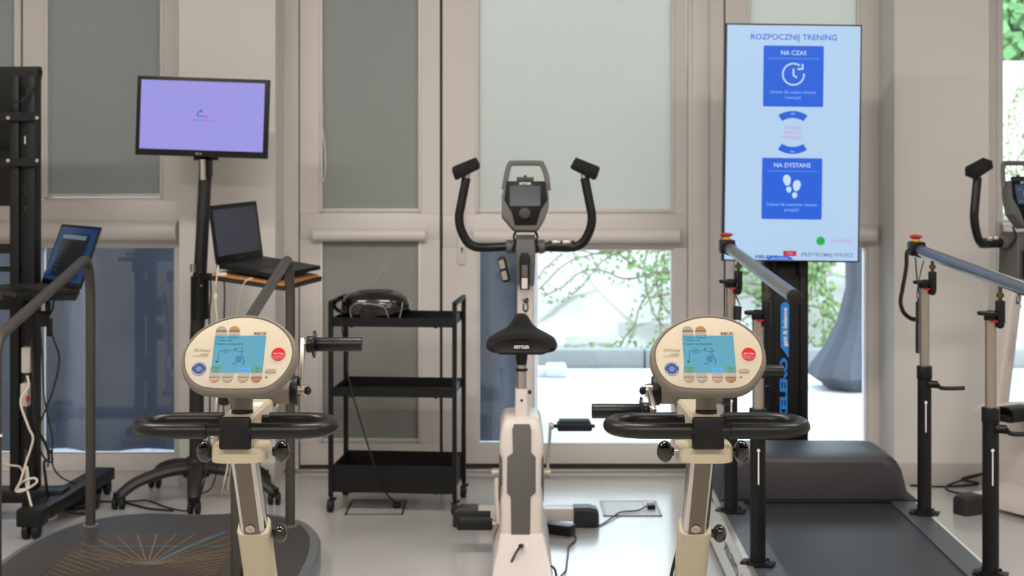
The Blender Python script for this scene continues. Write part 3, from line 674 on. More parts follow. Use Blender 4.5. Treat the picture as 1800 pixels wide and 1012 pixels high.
    obj('seat_collar', B().cyl((0, -.172, .672), (0, -.1715, .682), .0215, bev=.002), BLACKP, sp)
    b = B(); b.loft([rr(z, -.17-d, -.17+d, hw, .008) for z, d, hw in ((.695, .02, .017), (.72, .025, .020), (.745, .03, .022), (.775, .04, .027))]); obj('seat_clamp', b, BLACKP, sp)
    # saddle
    secs = []
    for (y, hw, zt, zb) in ((-.266, .06, .790, .765), (-.272, .10, .800, .752), (-.262, .119, .806, .747), (-.22, .1255, .812, .746), (-.17, .122, .816, .748), (-.13, .098, .820, .752), (-.10, .068, .826, .758), (-.07, .048, .836, .765), (-.02, .036, .848, .772), (.03, .029, .855, .778), (.055, .023, .853, .785), (.068, .012, .842, .80)):
        ring = []
        for k in range(32):
            a = 2*pi*k/32; x = hw*math.copysign(abs(cos(a))**.6, cos(a)); s_ = math.copysign(abs(sin(a))**.55, sin(a)); mid = (zt+zb)/2
            drop = .013*(abs(x)/.12)**1.8
            z = mid+s_*(zt-zb)/2 - drop*(1 if s_ > 0 else .35)
            ring.append((x, y, z))
        secs.append(ring)
    sd = obj('saddle', B().loft(secs), BLACKR, t)
    b = B(); b.rect(0, 0, .056, .028, frame((0, -.274, .776), (1, 0, 0), (0, 0, 1)), t=.002, z0=-.004); obj('saddle_badge', b, BLACKP, sd)
    b = B(); b.text('KETTLER', 0, 0, frame((0, -.2755, .770), (1, 0, 0), (0, 0, 1)), w_=.052, h=.010, bold=.03); obj('saddle_lettering', b, WHT, sd)
    b = B(); b.loft([rr(.740, -.25, -.10, .08, .02), rr(.752, -.25, -.10, .10, .02)]); obj('saddle_base', b, BLACKP, sd)
    # front post
    PA = lambda z: .395-.11*(z-.35)/.7
    b = B(); b.loft([rr(z, PA(z)-.04, PA(z)+.04, hw, .012) for z, hw in ((.36, .037), (.55, .035), (.8, .033), (1.02, .031))], M=Matrix.Translation((.018, 0, 0))); fp = obj('front_post', b, WPLAS, t)
    yz = PA(.862)-.0475; sl_ = Z((0, -.157, 1)).normalized()
    Mt = frame((.018, yz+.006, .862), sl_, (-1, 0, 0)); b = B(); b.text('C6', 0, 0, Mt, h=.021, w_=.058, z0=.0015, t=0, bold=.035)
    obj('post_lettering', b, DPRINT, fp)
    Mt = frame((.018, PA(.66)-.042, .66), sl_, (-1, 0, 0)); b = B(); b.text('ERGO', 0, 0, Mt, h=.02, w_=.12, z0=.0015, t=0, bold=.0)
    if lit: obj('post_lettering', b, mat('pale_grey_print', C(186, 184, 186), .5), fp)
    X0 = .018
    b = B(); b.loft([rr(z, y0, y1, hw, .008) for z, y0, y1, hw in ((.94, .245, .35, .033), (1.0, .24, .345, .036), (1.09, .24, .34, .038), (1.13, .25, .33, .036))], M=Matrix.Translation((X0, 0, 0)))
    obj('post_head', b, MGREY, t)
    # height clamp lever at post head
    M = frame((X0-.004, .228, .985), (1, 0, 0), (0, 0, 1)); b = B()
    b.poly([(-.018, -.06), (.018, -.06), (.021, .06), (.013, .08), (-.013, .08), (-.020, .06)], M, t=.014, bev=.003); lv = obj('tilt_lever', b, BLACKP, t)
    b = B(); b.rect(0, -.035, .022, .04, M, t=.001, z0=.0142); obj('lever_inset', b, WPLAS, lv); obj('lever_slot', B().rect(0, .012, .022, .045, M, t=.001, z0=.0142), MGREY, lv)
    # handlebar
    zb = 1.085; yb = .30
    b = B(); b.cyl((X0-.075, yb, zb), (X0+.075, yb, zb), .026, bev=.004); b.cyl((X0-.035, yb, zb), (X0+.035, yb, zb), .030); obj('bar_clamp', b, MGREY, t)
    for s in (-1, 1):
        pts = smooth_path(fillet([(X0+s*.06, yb, zb), (X0+s*.13, yb, zb-.004), (X0+s*.215, yb-.02, zb-.002), (X0+s*.262, yb-.03, zb+.09), (X0+s*.228, yb-.02, zb+.265)], .05), 2)
        hb = obj('handlebar', B().tube(pts, .0175, seg=16), FOAM, t)
        b = B(); b.cyl((X0+s*.230, yb-.021, zb+.25), (X0+s*.226, yb-.019, zb+.285), .014); obj('bar_joint', b, CHROMEB, hb)
        c = Z((X0+s*.228, yb-.03, zb+.302)); M = frame(c, (1, -.1, -.45*s if s > 0 else .45), (0, -.3, 1))
        pts = [(-.053, -.012), (-.046, -.018), (.048, -.022), (.056, -.016), (.052, .018), (.044, .022), (-.05, .018)]
        if s < 0: pts = [(-x, y) for x, y in pts][::-1]
        b = B(); b.poly(pts, M, t=.05, z0=-.025, bev=.006); obj('arm_pad', b, BLACKR, hb)
    # pulse sensors
    b = B(); b.tube([(X0+.09, yb-.001, zb+.001), (X0+.19, yb-.006, zb+.002)], .0215, seg=14); ps = obj('pulse_sensor', b, BLACKP, t)
    obj('sensor_plate', B().bb(X0+.10, X0+.136, yb-.02, yb+.01, zb+.008, zb+.0245, bev=.005).bb(X0+.14, X0+.176, yb-.024, yb+.006, zb+.008, zb+.0245, bev=.005), CHROMEB, ps)
    if not lit:
        M = frame((X0-.083, .26, zb-.085), (1, 0, .22), (-.22, 0, 1))
        b = B(); b.rect(0, 0, .032, .10, M, r=.012, t=.02, bev=.004); ps = obj('hanging_pulse_grip', b, BLACKP, t)
        obj('sensor_plate', B().rect(-.003, .022, .02, .034, M, r=.004, t=.002, z0=.02).rect(-.003, -.022, .02, .034, M, r=.004, t=.002, z0=.02), CHROMEB, ps)
    else:
        b = B(); b.tube([(X0-.09, yb-.001, zb+.001), (X0-.19, yb-.006, zb+.002)], .0215, seg=14); ps = obj('pulse_sensor', b, BLACKP, t)
        obj('sensor_plate', B().bb(X0-.136, X0-.10, yb-.02, yb+.01, zb+.008, zb+.0245, bev=.005).bb(X0-.176, X0-.14, yb-.024, yb+.006, zb+.008, zb+.0245, bev=.005), CHROMEB, ps)
    # console
    D = 5.47; cz = lambda y: (CAMZ-(y-HY)/F*D)
    M = frame((X0, .24, cz(362)), (1, 0, 0), (0, .22, 1)); k = D/F
    Q = lambda x, y: ((x-931.5)*k, (362-y)*k)
    sh = [(897, 318), (967, 318), (972, 343), (972, 362), (965, 384), (954, 403), (948, 406), (915, 406), (908, 402), (890, 380), (890, 343)]
    b = B(); b.poly([Q(x, y) for x, y in sh][::-1], M, t=.045, z0=-.03, bev=.006); cs = obj('console', b, MGREY, t)
    fc = [(898, 319), (966, 319), (970, 352), (958, 370), (950, 397), (913, 397), (907, 374), (894, 352)]
    b = B(); b.poly([Q(x, y) for x, y in fc][::-1], M, t=.002, z0=.015, bev=.0008); cf = obj('console_face', b, mat('console_black', C(6, 6, 7), .4, spec=.2), cs)
    b = B(); q = Q(930.5, 345); b.rect(q[0], q[1], 53*k, 36*k, M, t=.0006, z0=.017)
    if lit:
        b.arc(q[0], q[1], .012, .017, 0, 360, M, t=.0004, z0=.0176, mi=1); b.text('60', q[0], q[1], M, h=.012, mi=1, z0=.018, t=0); b.text('WATT   RPM   KM', q[0], q[1]-.028, M, w_=.09, mi=1, z0=.018, t=0)
        b.text('12:00', q[0]-.035, q[1]+.02, M, h=.008, mi=1, z0=.018, t=0); b.text('KCAL', q[0]+.035, q[1]+.02, M, h=.008, mi=1, z0=.018, t=0)
    obj('console_screen', b, [emis('lit_lcd', C(44, 58, 78)) if lit else SCR_OFF, emis('lit_lcd_blue', C(40, 130, 225))], cs)
    q = Q(930, 377); b = B(); b.disc(q[0], q[1], 10*k, M, t=.014, z0=.016, bev=.002); obj('console_dial', b, DGREY, cs)
    b = B(); q = Q(931, 323); b.text('KETTLER', q[0], q[1], M, w_=20*k, h=3.6*k, z0=.0178, t=0, bold=.03); obj('console_lettering', b, WHT, cs)
    hp_ = [Q(*p) for p in ((894, 330), (899, 300), (904, 285), (912, 283), (955, 283), (961, 286), (968, 304), (972, 332))]
    pts = [M @ Z((x, y, -.02)) for x, y in hp_]; b = B(); b.tube(smooth_path(pts, 4), .008, seg=10, flat=(1, 1.3)); obj('console_handle', b, MGREY, cs)
    q = Q(931, 314); b = B(); b.rect(q[0], q[1], 30*k, 9*k, M, t=.02, z0=-.02, bev=.003); b.sph(M @ Z((q[0], q[1]+.012, -.01)), .007); obj('tablet_rest', b, DGREY, cs)
    for s in (-1, 1):
        pts = smooth_path([(X0+s*.035, .27, cz(405)), (X0+s*.045, .25, cz(415)), (X0+s*.04, .25, cz(425)), (X0+s*.05, .27, cz(440))]); obj('sensor_cable', B().tube(pts, .005, seg=8), CABLE, cs)
    return t
bike('white exercise bike with dark console standing in front of the glass door', (.034, 5.2, 0), 0, False, 'white exercise bikes')
bike('white exercise bike with lit blue console, cut off by the right photo edge', (2.18, 5.54, 0), R(30), True, 'white exercise bikes', (230, 50))
# ------------------------------------------------------------ trolley, radio
t = thing('trolley', 'black metal three-tier trolley on castors between the left trainer and the centre bike', 'trolley', (-.468, 5.875, 0), R(-5), absolute=False)
hw, hd = .252, .15
for sx_ in (-1, 1):
    for sy_ in (-1, 1):
        x, y = sx_*hw, sy_*hd
        obj('post', B().bb(x-.009, x+.009, y-.009, y+.009, .062, .845), BLACKM, t)
        b = B(); b.cyl((x, y, .045), (x, y, .066), .006, seg=10); b.bb(x-.012, x+.012, y-.02, y+.012, .036, .05, bev=.003); b.bb(x-.004, x+.02, y-.005, y+.02, .046, .056, bev=.002); c = obj('castor', b, BLACKP, t)
        b = B(); b.cyl((x-.011, y-.006, .026), (x+.011, y-.006, .026), .026, bev=.003); b.cyl((x-.013, y-.006, .026), (x+.013, y-.006, .026), .008); obj('wheel', b, BLACKR, c)
    obj('side_handle', B().bb(sx_*hw-.009, sx_*hw+.009, -hd-.009, hd+.009, .836, .852, bev=.002), BLACKM, t)
for (z0, z1) in ((.748, .785), (.466, .503), (.080, .190)):
    b = B(); b.tray(-hw+.009, hw-.009, -hd, hd, z0, z1, t=.003)
    for sx_ in (-1, 1):
        for sy_ in (-1, 1): b.cyl((sx_*(hw-.08), sy_*(hd-.02), z0-.006), (sx_*(hw-.08), sy_*(hd-.02), z0), .006, seg=8)
    obj('tray', b, BLACKM, t)
# radio
cx, cy, cz_ = W(660, 540, 5.83).x, 5.85, .753
t = thing('portable_radio', 'black portable CD radio lying on the top tier of the trolley', 'radio', (cx, cy, cz_))
RAD = mat('satin_black_radio', C(10, 9, 9), .18, coat=.4)
def sup(a, rx, ry, p=2.6): return (rx*math.copysign(abs(cos(a))**(2/p), cos(a)), ry*math.copysign(abs(sin(a))**(2/p), sin(a)))
secs = []
for (z, k) in ((0, .80), (.01, .90), (.04, .99), (.065, 1.0), (.09, .97), (.108, .90), (.120, .78), (.127, .60), (.129, .3)):
    secs.append([(cx+sup(2*pi*i/48, .143*k, .108*k)[0], cy+sup(2*pi*i/48, .143*k, .108*k)[1], cz_+z) for i in range(48)])
body = obj('radio_body', B().loft(secs), RAD, t)
obj('disc_lid', B().cyl((cx, cy, cz_+.125), (cx, cy, cz_+.131), .078, .072, seg=40), DGREY, body)
def skin(ang, z):
    k = 1.015; kz = 1.0 if z < .09 else .95; q = sup(R(ang), .143*k*kz, .108*k*kz); return (cx+q[0], cy+q[1], cz_+z)
tr = smooth_path([skin(a, z) for a, z in ((247, .012), (238, .03), (235, .06), (243, .083), (256, .090), (272, .083), (283, .07), (289, .03), (294, .018), (308, .022), (314, .05), (317, .075), (322, .09))], 4)
obj('silver_trim', B().tube(tr, .0023, seg=8), mat('satin_silver_trim', C(150, 148, 144), .45, .6), body)
obj('speaker_grille', B().disc(0, 0, .032, frame((cx-.022, cy-.104, cz_+.045), (1, -.05, 0), (0, 0, 1)), t=.003, ry=.035), BLACKR, body)
obj('front_display', B().rect(0, 0, .02, .016, frame((cx+.06, cy-.106, cz_+.078), (1, .12, 0), (0, .1, 1)), t=.003), MGREY, body)
b = B(); b.tube(smooth_path([(cx-.12, cy+.05, cz_+.08), (cx-.15, cy+.03, cz_+.10), (cx-.17, cy-.02, cz_+.075), (cx-.15, cy-.05, cz_+.055), (cx-.12, cy-.06, cz_+.05)]), .008, seg=8); obj('carry_handle', b, BLACKP, t)
b = B(); b.cyl(W(654, 500, 5.9), W(691, 449, 5.98), .0018, .0012, seg=8); b.cyl((cx-.02, cy+.05, cz_+.115), W(654, 500, 5.9), .002, seg=8); obj('antenna', b, CHROMEB, t)
pts = [(cx-.13, cy-.04, cz_+.02), W(600, 560, 5.72), W(603, 590, 5.70), W(608, 625, 5.70), W(612, 660, 5.7), W(622, 700, 5.69), W(640, 760, 5.68), W(657, 815, 5.68), W(675, 860, 5.72), (-.475, 5.78, .03), (-.46, 5.82, .012)]
obj('power_cable', B().tube(smooth_path(pts, 5), .0033, seg=8), CABLE, label='thin black cable hanging from the trolley down to the floor box', cat='cable')
# floor boxes
FBX = mat('floor_box_lid', C(168, 166, 163), .35, bump=.05)
def fbox(label, x0, x1, y0, y1):
    t = thing('floor_socket_box', label, 'floor socket', ((x0+x1)/2, (y0+y1)/2, 0), group='floor socket boxes')
    b = B(); b.bb(x0, x1, y0, y0+.008, 0, .004); b.bb(x0, x1, y1-.008, y1, 0, .004); b.bb(x0, x0+.008, y0, y1, 0, .004); b.bb(x1-.008, x1, y0, y1, 0, .004); obj('frame', b, mat('dull_metal', C(110, 112, 114), .4, .7), t)
    obj('lid', B().bb(x0+.01, x1-.062, y0+.01, y1-.01, 0, .003), FBX, t); obj('side_lid', B().bb(x1-.06, x1-.01, y0+.01, y1-.01, 0, .0035), FBX, t)
    obj('plug', B().bb(x1-.05, x1-.018, (y0+y1)/2-.03, (y0+y1)/2+.015, .002, .022, bev=.004), BLACKP, t)
    return t
fbox('square metal floor socket box under the trolley with a black plug', -.67, -.436, 5.69, 5.945)
fbox('square metal floor socket box right of the centre bike with a black plug', .365, .60, 5.67, 5.92)
t = thing('power_adapter', 'black power brick with cables on the floor beside the centre bike', 'power adapter', W(984, 940, 5.36))
c = W(984, 930, 5.36); obj('brick', B().box((c.x, c.y, .03), (.11, .055, .04), rz=R(-28), bev=.005), BLACKP, t)
obj('adapter_cable', B().tube(smooth_path([(c.x+.045, c.y-.0, .03), W(1006, 927, 5.4), W(1050, 924, 5.5), W(1075, 910, 5.62), W(1090, 900, 5.7), W(1120, 897, 5.73), (.545, 5.78, .014)]), .0032, seg=8), CABLE, t)
obj('adapter_cable', B().tube(smooth_path([(c.x+.04, c.y-.03, .03)]+[W(x, y, 1.394*F/(y-HY)) for x, y in ((1008, 935), (1012, 948), (1000, 960), (998, 975), (996, 990), (994, 1003), (986, 1012), (980, 1025))]), .0032, seg=8), CABLE, t)
obj('bike_cable', B().tube(smooth_path([(.034, 4.845, .105), (.02, 4.81, .10), (.0, 4.78, .07), (-.015, 4.76, .03), (-.02, 4.70, .006), (-.05, 4.5, .005)]), .004, seg=8).cyl((.034, 4.86, .1), (.028, 4.83, .107), .007), CABLE, label='black cable plugged into the rear base of the centre bike', cat='cable')
obj('floor_cable', B().tube(smooth_path([(.10, 4.74, .006), (.115, 4.76, .04), (.13, 4.77, .055), (.145, 4.75, .045), (.15, 4.72, .01), (.16, 4.5, .005)]), .004, seg=8), CABLE, label='black cable arching beside the right edge of the centre bike base', cat='cable')

# ------------------------------------------------------------ treadmill
t = thing('treadmill', 'large dark treadmill with raised motor hood, front end facing the window', 'treadmill', (1.08, 4.2, 0))
DECK = mat('blue_grey_side_rail', C(66, 71, 78), .38, bump=.25, scale=350); BELT = mat('black_treadmill_belt', C(36, 37, 39), .42, bump=.35, scale=420, vary=.12, vscale=3)
HOOD = mat('dark_grey_hood', C(46, 46, 48), .42, bump=.15, scale=500); SIDEW = mat('pale_side_panel', C(196, 198, 194), .4)
XO = lambda D, x508: x508+.022*(D-5.08)    # treadmill runs almost straight at the window
yn, yf = 3.3, 5.9
def slab(b, xa, xb, y0, y1, z0, z1, mi=0):
    b.loft([[(XO(y, xa), y, z0), (XO(y, xb), y, z0), (XO(y, xb), y, z1), (XO(y, xa), y, z1)] for y in (y0, y1)], mi=mi)
b = B(); slab(b, .745, 1.41, yn+.02, yf, .05, .175); obj('chassis', b, BLACKM, t)
for (xa, xb) in ((.735, .825), (1.353, 1.435)):
    b = B(); slab(b, xa, xb, yn, yf-.3, .14, .20); obj('side_rail', b, DECK, t)
b = B(); slab(b, .823, 1.356, yn+.05, 5.2, .178, .194); obj('running_belt', b, BELT, t)
b = B(); slab(b, .828, 1.35, yn, yn+.06, .13, .192); obj('rear_roller_cover', b, BLACKP, t)
b = B(); slab(b, .722, .735, yn, yf-.1, .03, .198); sp = obj('side_panel', b, SIDEW, t)
b = B(); slab(b, .719, .737, yn, yf-.1, .198, .204); obj('panel_edge', b, ALU, sp)
b = B(); b.text('XELERO', 0, 0, frame((XO(4.55, .7215), 4.62, .125), (-.022, -1, 0), (0, 0, 1)), w_=.34, h=.035, bold=.02); obj('side_lettering', b, DPRINT, sp)
b = B(); b.poly([(.0, 0), (.03, .02), (.0, .04)], frame((XO(4.3, .7215), 4.36, .11), (-.022, -1, 0), (0, 0, 1)), t=.001); obj('side_mark', b, DPRINT, sp)
b = B(); slab(b, 1.435, 1.447, yn, yf-.1, .03, .198); obj('side_panel', b, SIDEW, t)
for x in (.78, 1.38):
    for y in (3.5, 5.6): obj('foot', B().cyl((x, y, 0), (x, y, .06), .025), BLACKR, t)
# hood
secs = []
W2 = .345; XC = 1.085
for (z, y0, y1, hw, q) in ((.20, 5.10, 5.70, W2-.005, .02), (.215, 5.10, 5.70, W2-.008, .03), (.30, 5.112, 5.60, W2-.025, .05), (.330, 5.118, 5.52, W2-.040, .06), (.344, 5.13, 5.46, W2-.055, .06), (.351, 5.16, 5.42, W2-.08, .06), (.354, 5.23, 5.36, W2-.14, .05)):
    p = []
    for (cx2, cy2, a0) in ((hw-q, y0+q*.4, -90), (hw-q, y1-q, 0), (-hw+q, y1-q, 90), (-hw+q, y0+q*.4, 180)):
        for j in range(7):
            a = R(a0+j*15); qq = q if a0 in (0, 90) else q
            p.append((XC+cx2+q*cos(a), cy2+(q if a0 in (0, 90) else q*.4)*sin(a), z))
    secs.append(p)
hd_ = obj('motor_hood', B().loft(secs), HOOD, t, ang=28)
b = B(); b.bb(XC-.368, XC+.368, 5.075, 5.82, .193, .203, bev=.004); obj('hood_plinth', b, BLACKP, t)

def hpost(label, x, D, ztop, near):
    p = B(); zc_ = .706 if not near else (.666 if x < 1 else .688)
    Rr = .0235
    p.tube([(x, D, .205), (x, D, zc_)], Rr, seg=20); po = obj('handrail_post', p, BLACKM, t)
    b = B(); b.cyl((x, D, .203), (x, D, .212), .038); b.beam((x-.045, D+.02, .206), (x+.045, D-.02, .206), .05, .008, bev=.002)
    for a in (0, 90, 180, 270): b.cyl((x+.034*cos(R(a+20)), D+.034*sin(R(a+20)), .21), (x+.034*cos(R(a+20)), D+.034*sin(R(a+20)), .217), .005, seg=6)
    obj('base_plate', b, BLACKM, po)
    b = B(); b.cyl((x, D, zc_-.04), (x, D, zc_+.004), Rr+.0025, bev=.002); obj('collar', b, BLACKP, po)
    b = B(); b.tube([(x, D, zc_-.02), (x, D, ztop)], .0165, seg=18); obj('inner_tube', b, mat('satin_steel', C(170, 160, 150), .32, .85), po)
    b = B(); zz = zc_-.055; b.cyl((x+.01, D-.02, zz), (x+.035, D-.034, zz), .013); b.tube(smooth_path([(x+.035, D-.034, zz), (x+.05, D-.036, zz-.012), (x+.11, D-.04, zz-.012), (x+.125, D-.04, zz-.01)]), .007, seg=8); obj('clamp_lever', b, BLACKP, po)
    b = B(); M = frame((x-.002, D-Rr-.0002, zc_-.17), (1, 0, 0), (0, 0, 1)); b.rect(0, -.0, .004, .10, M, t=.001); b.disc(0, .052, .005, M, t=.0015); obj('height_scale', b, WHT, po)
    # swivel head: disc + red latch + clamp under rail
    b = B(); b.cyl((x-.012, D-.01, ztop+.008), (x-.012, D-.01, ztop+.018), .030, bev=.002); b.cyl((x, D, ztop-.008), (x, D, ztop+.01), .019); b.beam((x-.01, D, ztop+.014), (x+.026, D-.012, ztop+.014), .022, .014); 
    b.cyl((x+.024, D-.012, ztop-.016), (x+.024, D-.012, ztop+.05), .014, bev=.002); b.sph((x+.024, D-.012, ztop-.02), .012)
    obj('swivel_head', b, BLACKP, po)
    b = B(); b.cyl((x+.004, D-.018, ztop-.012), (x+.004, D-.018, ztop-.006), .011); obj('red_latch', b, REDP, po)
    b = B(); b.cyl((x+.024, D-.012, ztop+.045), (x+.024, D-.012, ztop+.10), .006, seg=10); b.cyl((x+.024, D-.012, ztop+.06), (x+.024, D-.012, ztop+.072), .011); obj('rail_bolt', b, mat('brass_fitting', C(96, 84, 58), .4, .8), po)
    return po
RAILM = mat('grey_metal_rail', C(104, 107, 110), .3, .75, bump=.03)
def rail(x0, D0, z0, x1, D1, z1, nm):
    a = Vector((x0, D0, z0)); c = Vector((x1, D1, z1)); r = .0195
    ra = obj('handrail', B().cyl(a, c, r, seg=28), RAILM, t)
    n = (c-a).normalized()
    b = B(); b.cyl(a-n*.006, a+n*.02, r+.001, bev=.003, seg=28); obj('end_cap', b, BLACKR, ra)
    b = B(); b.box(c+Vector((-.004, .02, .004)), (.052, .06, .05), bev=.006); b.cyl(c-n*.02, c+n*.006, r+.006); hs = obj('switch_housing', b, BLACKP, ra)
    e = c+Vector((-.006, .02, .03)); b = B(); b.cyl(e, e+Vector((0, 0, .007)), .015); obj('yellow_collar', b, YELP, ra)
    b = B(); b.cyl(e+Vector((0, 0, .009)), e+Vector((0, 0, .016)), .013, .024, seg=28); b.sph(e+Vector((0, 0, .017)), (.024, .024, .007)); obj('emergency_button', b, REDP, ra, label='red mushroom emergency button')
    return ra
hpost('', .757, 4.92, .985, False); hpost('', .738, 4.27, .945, True)
hpost('', 1.418, 4.89, .985, False); hpost('', 1.400, 4.16, .955, True)
rail(.757, 3.80, 1.046, .775, 5.08, 1.104, 'left')
r2 = rail(1.420, 3.60, 1.042, 1.437, 5.02, 1.100, 'right')
# strap + coiled cord on the right rail
b = B(); P = [W(x, y, D) for x, y, D in ((1600, 437, 5.0), (1594, 444, 4.99), (1593, 470, 4.98), (1586, 510, 4.98), (1583, 530, 4.98), (1588, 548, 4.97), (1600, 559, 4.96), (1609, 561, 4.95))]
b.tube(smooth_path(P, 5), .009, seg=8, flat=(1, .25)); obj('safety_strap', b, BLACKR, r2)
b = B(); co = []
top = W(1614, 530, 4.94)
for i in range(240):
    a = i*.9; co.append(top+Vector((.008*cos(a), .008*sin(a), -i*.00075)))
b.tube(co, .0022, seg=5); b.tube(smooth_path([W(1609, 452, 5.0), W(1611, 480, 4.96), W(1614, 505, 4.95), W(1616, 520, 4.94), top]), .0025, seg=6); b.tube(smooth_path([W(1624, 458, 4.98), W(1618, 480, 4.95), W(1612, 515, 4.94), top]), .0022, seg=6)
obj('coiled_cord', b, CABLE, r2)
b = B(); P = [W(x, y, D) for x, y, D in ((1297, 468, 5.0), (1296, 495, 4.9), (1293, 515, 4.9), (1298, 530, 4.9), (1301, 536, 4.9))]; b.tube(smooth_path(P, 4), .0022, seg=6)
b.tube([W(1298, 538, 4.9), W(1297, 562, 4.9)], .012, seg=10); obj('hanging_handset', b, CABLE, t)

# ------------------------------------------------------------ column stand and portrait screen
D = 5.90; xa, xb = W(1345, 0, D).x, W(1421, 0, D).x
t = thing('screen_column', 'black column carrying the portrait screen, blue gait and balance lettering running up it', 'screen stand', ((xa+xb)/2, D+.05, 0))
b = B(); b.bb(xa, xb, D, D+.09, .02, 1.0, bev=.004); cl = obj('column', b, BLACKM, t)
b = B(); 
for x in (xa+.006, xb-.035): b.bb(x, x+.028, D-.012, D+.005, .02, 1.0, bev=.003)
obj('column_edge', b, BLACKP, cl)
b = B(); b.bb(xa-.12, xb+.12, D-.04, D+.22, 0, .02, bev=.004); obj('foot_plate', b, BLACKM, t)
b = B(); xm = (xa+xb)/2; b.bb(xm-.05, xm+.05, D+.0, D+.04, .99, 1.25); b.bb(xm-.11, xm+.11, D-.005, D+.01, 1.02, 1.3)
for dx in (-.055, .055): b.cyl((xm+dx, D-.012, .945), (xm+dx, D-.012, 1.02), .012)
obj('screen_bracket', b, BLACKM, t)
kx2 = D/F; XB = mat('bright_blue_print', C(38, 130, 214), .45)
Mv = frame((0, D-.0135, 0), (1, 0, 0), (0, 0, 1)); q = lambda x, y: ((x-900)*kx2, CAMZ-(y-HY)*kx2)
b = B(); b.poly([q(*p) for p in ((1371, 608), (1385, 628), (1386, 536), (1382, 530), (1376, 530), (1371, 537))], Mv, t=.0015); obj('blue_tab', b, XB, cl)
c = q(1378.5, 574); b = B(); b.text('gait & balance', 0, 0, frame((c[0], D-.0156, c[1]), (0, 0, 1), (-1, 0, 0)), w_=68*kx2, h=6.6*kx2, bold=.03); obj('tab_lettering', b, WHT, cl)
c = q(1376, 686); b = B(); b.text('XELERO', 0, 0, frame((c[0], D-.0145, c[1]), (0, 0, 1), (-1, 0, 0)), w_=116*kx2, h=12*kx2, bold=.045); obj('column_lettering', b, XB, cl)

D = 5.80; roll = R(.75); s_ = .4448*D/F
c = W(1393, 251, D); M = frame(c, (cos(roll), 0, -sin(roll)), (sin(roll), 0, cos(roll)))
t = thing('portrait_screen', 'tall portrait touchscreen with blue training menu mounted on a black column', 'screen', c)
b = B(); b.rect(0, 0, 240*D/F, 418*D/F, M, t=.05, z0=-.05, bev=.004); b.rect(0, -.1, .3, .5, M, t=.03, z0=-.08, bev=.01); cs = obj('screen_housing', b, BLACKP, t)
SB = emis('menu_background', C(176, 206, 236)); SBL = emis('menu_blue', C(10, 92, 216)); SW = emis('menu_white', C(196, 220, 244)); SP = emis('menu_pink', C(196, 150, 196)); SG = emis('menu_green', C(16, 168, 62)); SR = emis('menu_red', C(196, 28, 62)); SD = emis('menu_dark', C(72, 96, 138)); SBB = emis('menu_lightblue_text', C(130, 178, 240)); SLT = emis('menu_logo_blue', C(14, 104, 190))
b = B(); b.rect(0, 0, 527*s_, 927*s_, M, t=.0008); obj('display', b, SB, t)
b = B(); pt = lambda x, y: ((x-320)*s_, (498-y)*s_)
def tx(s, x, y, wd, mi, hh=None, bold=.01, z=.0016, al='CENTER'): p = pt(x, y); b.text(s, p[0], p[1], M, w_=wd*s_, h=hh*s_ if hh else None, mi=mi, z0=z, t=0, bold=bold, al=al)
def rc(x, y, wd, hh, mi, r=0, z=.0008): p = pt(x, y); b.rect(p[0], p[1], wd*s_, hh*s_, M, r=r*s_, t=.0004, z0=z, mi=mi)
# 0 blue 1 white 2 pink 3 green 4 red 5 dark 6 light 7 logo
tx('ROZPOCZNIJ TRENING', 320, 80, 340, 0, 22, .012)
rc(320, 235, 238, 241, 0, 5); tx('NA CZAS', 320, 142, 100, 1, 17); rc(320, 165, 200, 1.5, 6, z=.0010)
p = pt(320, 227); b.arc(p[0], p[1], 39*s_, 45*s_, 55, 365, M, t=.0004, z0=.0012, mi=1, n=40)
for a, c_ in (((320, 205), (320, 232)), ((320, 230), (334, 241)), ((336, 206), (358, 206)), ((356, 208), (356, 186))): b.line(pt(*a), pt(*c_), 6.5*s_, M, t=.0004, z0=.0012, mi=1)
tx('Ustaw ile czasu chcesz', 320, 297, 182, 6, 12); tx('ćwiczyć', 320, 319, 64, 6, 12)
p = pt(320, 478); b.arc(p[0], p[1], 78*s_, 106*s_, 57, 123, M, t=.0004, z0=.0008, mi=0); p = pt(320, 436); b.arc(p[0], p[1], 78*s_, 106*s_, 237, 303, M, t=.0004, z0=.0008, mi=0)
for y, dy in ((383, 6), (532, -6)):
    b.line(pt(312, y+dy/2), pt(320, y-dy/2), 2.2*s_, M, t=.0004, z0=.0012, mi=1); b.line(pt(328, y+dy/2), pt(320, y-dy/2), 2.2*s_, M, t=.0004, z0=.0012, mi=1)
tx('WYBIERZ', 320, 438, 68, 2, 12); tx('RODZAJ', 320, 457, 62, 2, 12); tx('TRENINGU', 320, 477, 78, 2, 12)
rc(320, 679, 238, 242, 0, 5); tx('NA DYSTANS', 320, 586, 144, 1, 17); rc(320, 610, 200, 1.5, 6, z=.0010)
for (x, y, w_, h_, an) in ((300, 646, 15, 22, 8), (308, 683, 10, 12, 8), (339, 667, 15, 22, -8), (331, 705, 10, 12, -8)):
    n = 24; p = pt(x, y); pp = []
    for k in range(n):
        a = 2*pi*k/n; ex = w_*cos(a)*(1+.18*sin(a)); ey = h_*sin(a); aa = R(an); pp.append((p[0]+(ex*cos(aa)-ey*sin(aa))*s_, p[1]+(ex*sin(aa)+ey*cos(aa))*s_))
    b.poly(pp, M, t=.0004, z0=.0012, mi=1)
tx('Ustaw ile metrów chcesz', 320, 741, 198, 6, 12); tx('przejść', 320, 762, 58, 6, 12)
p = pt(436, 884); b.disc(p[0], p[1], 17*s_, M, t=.0004, z0=.0008, mi=3); tx('ZATWIERDŹ', 519, 884, 88, 2, 13)
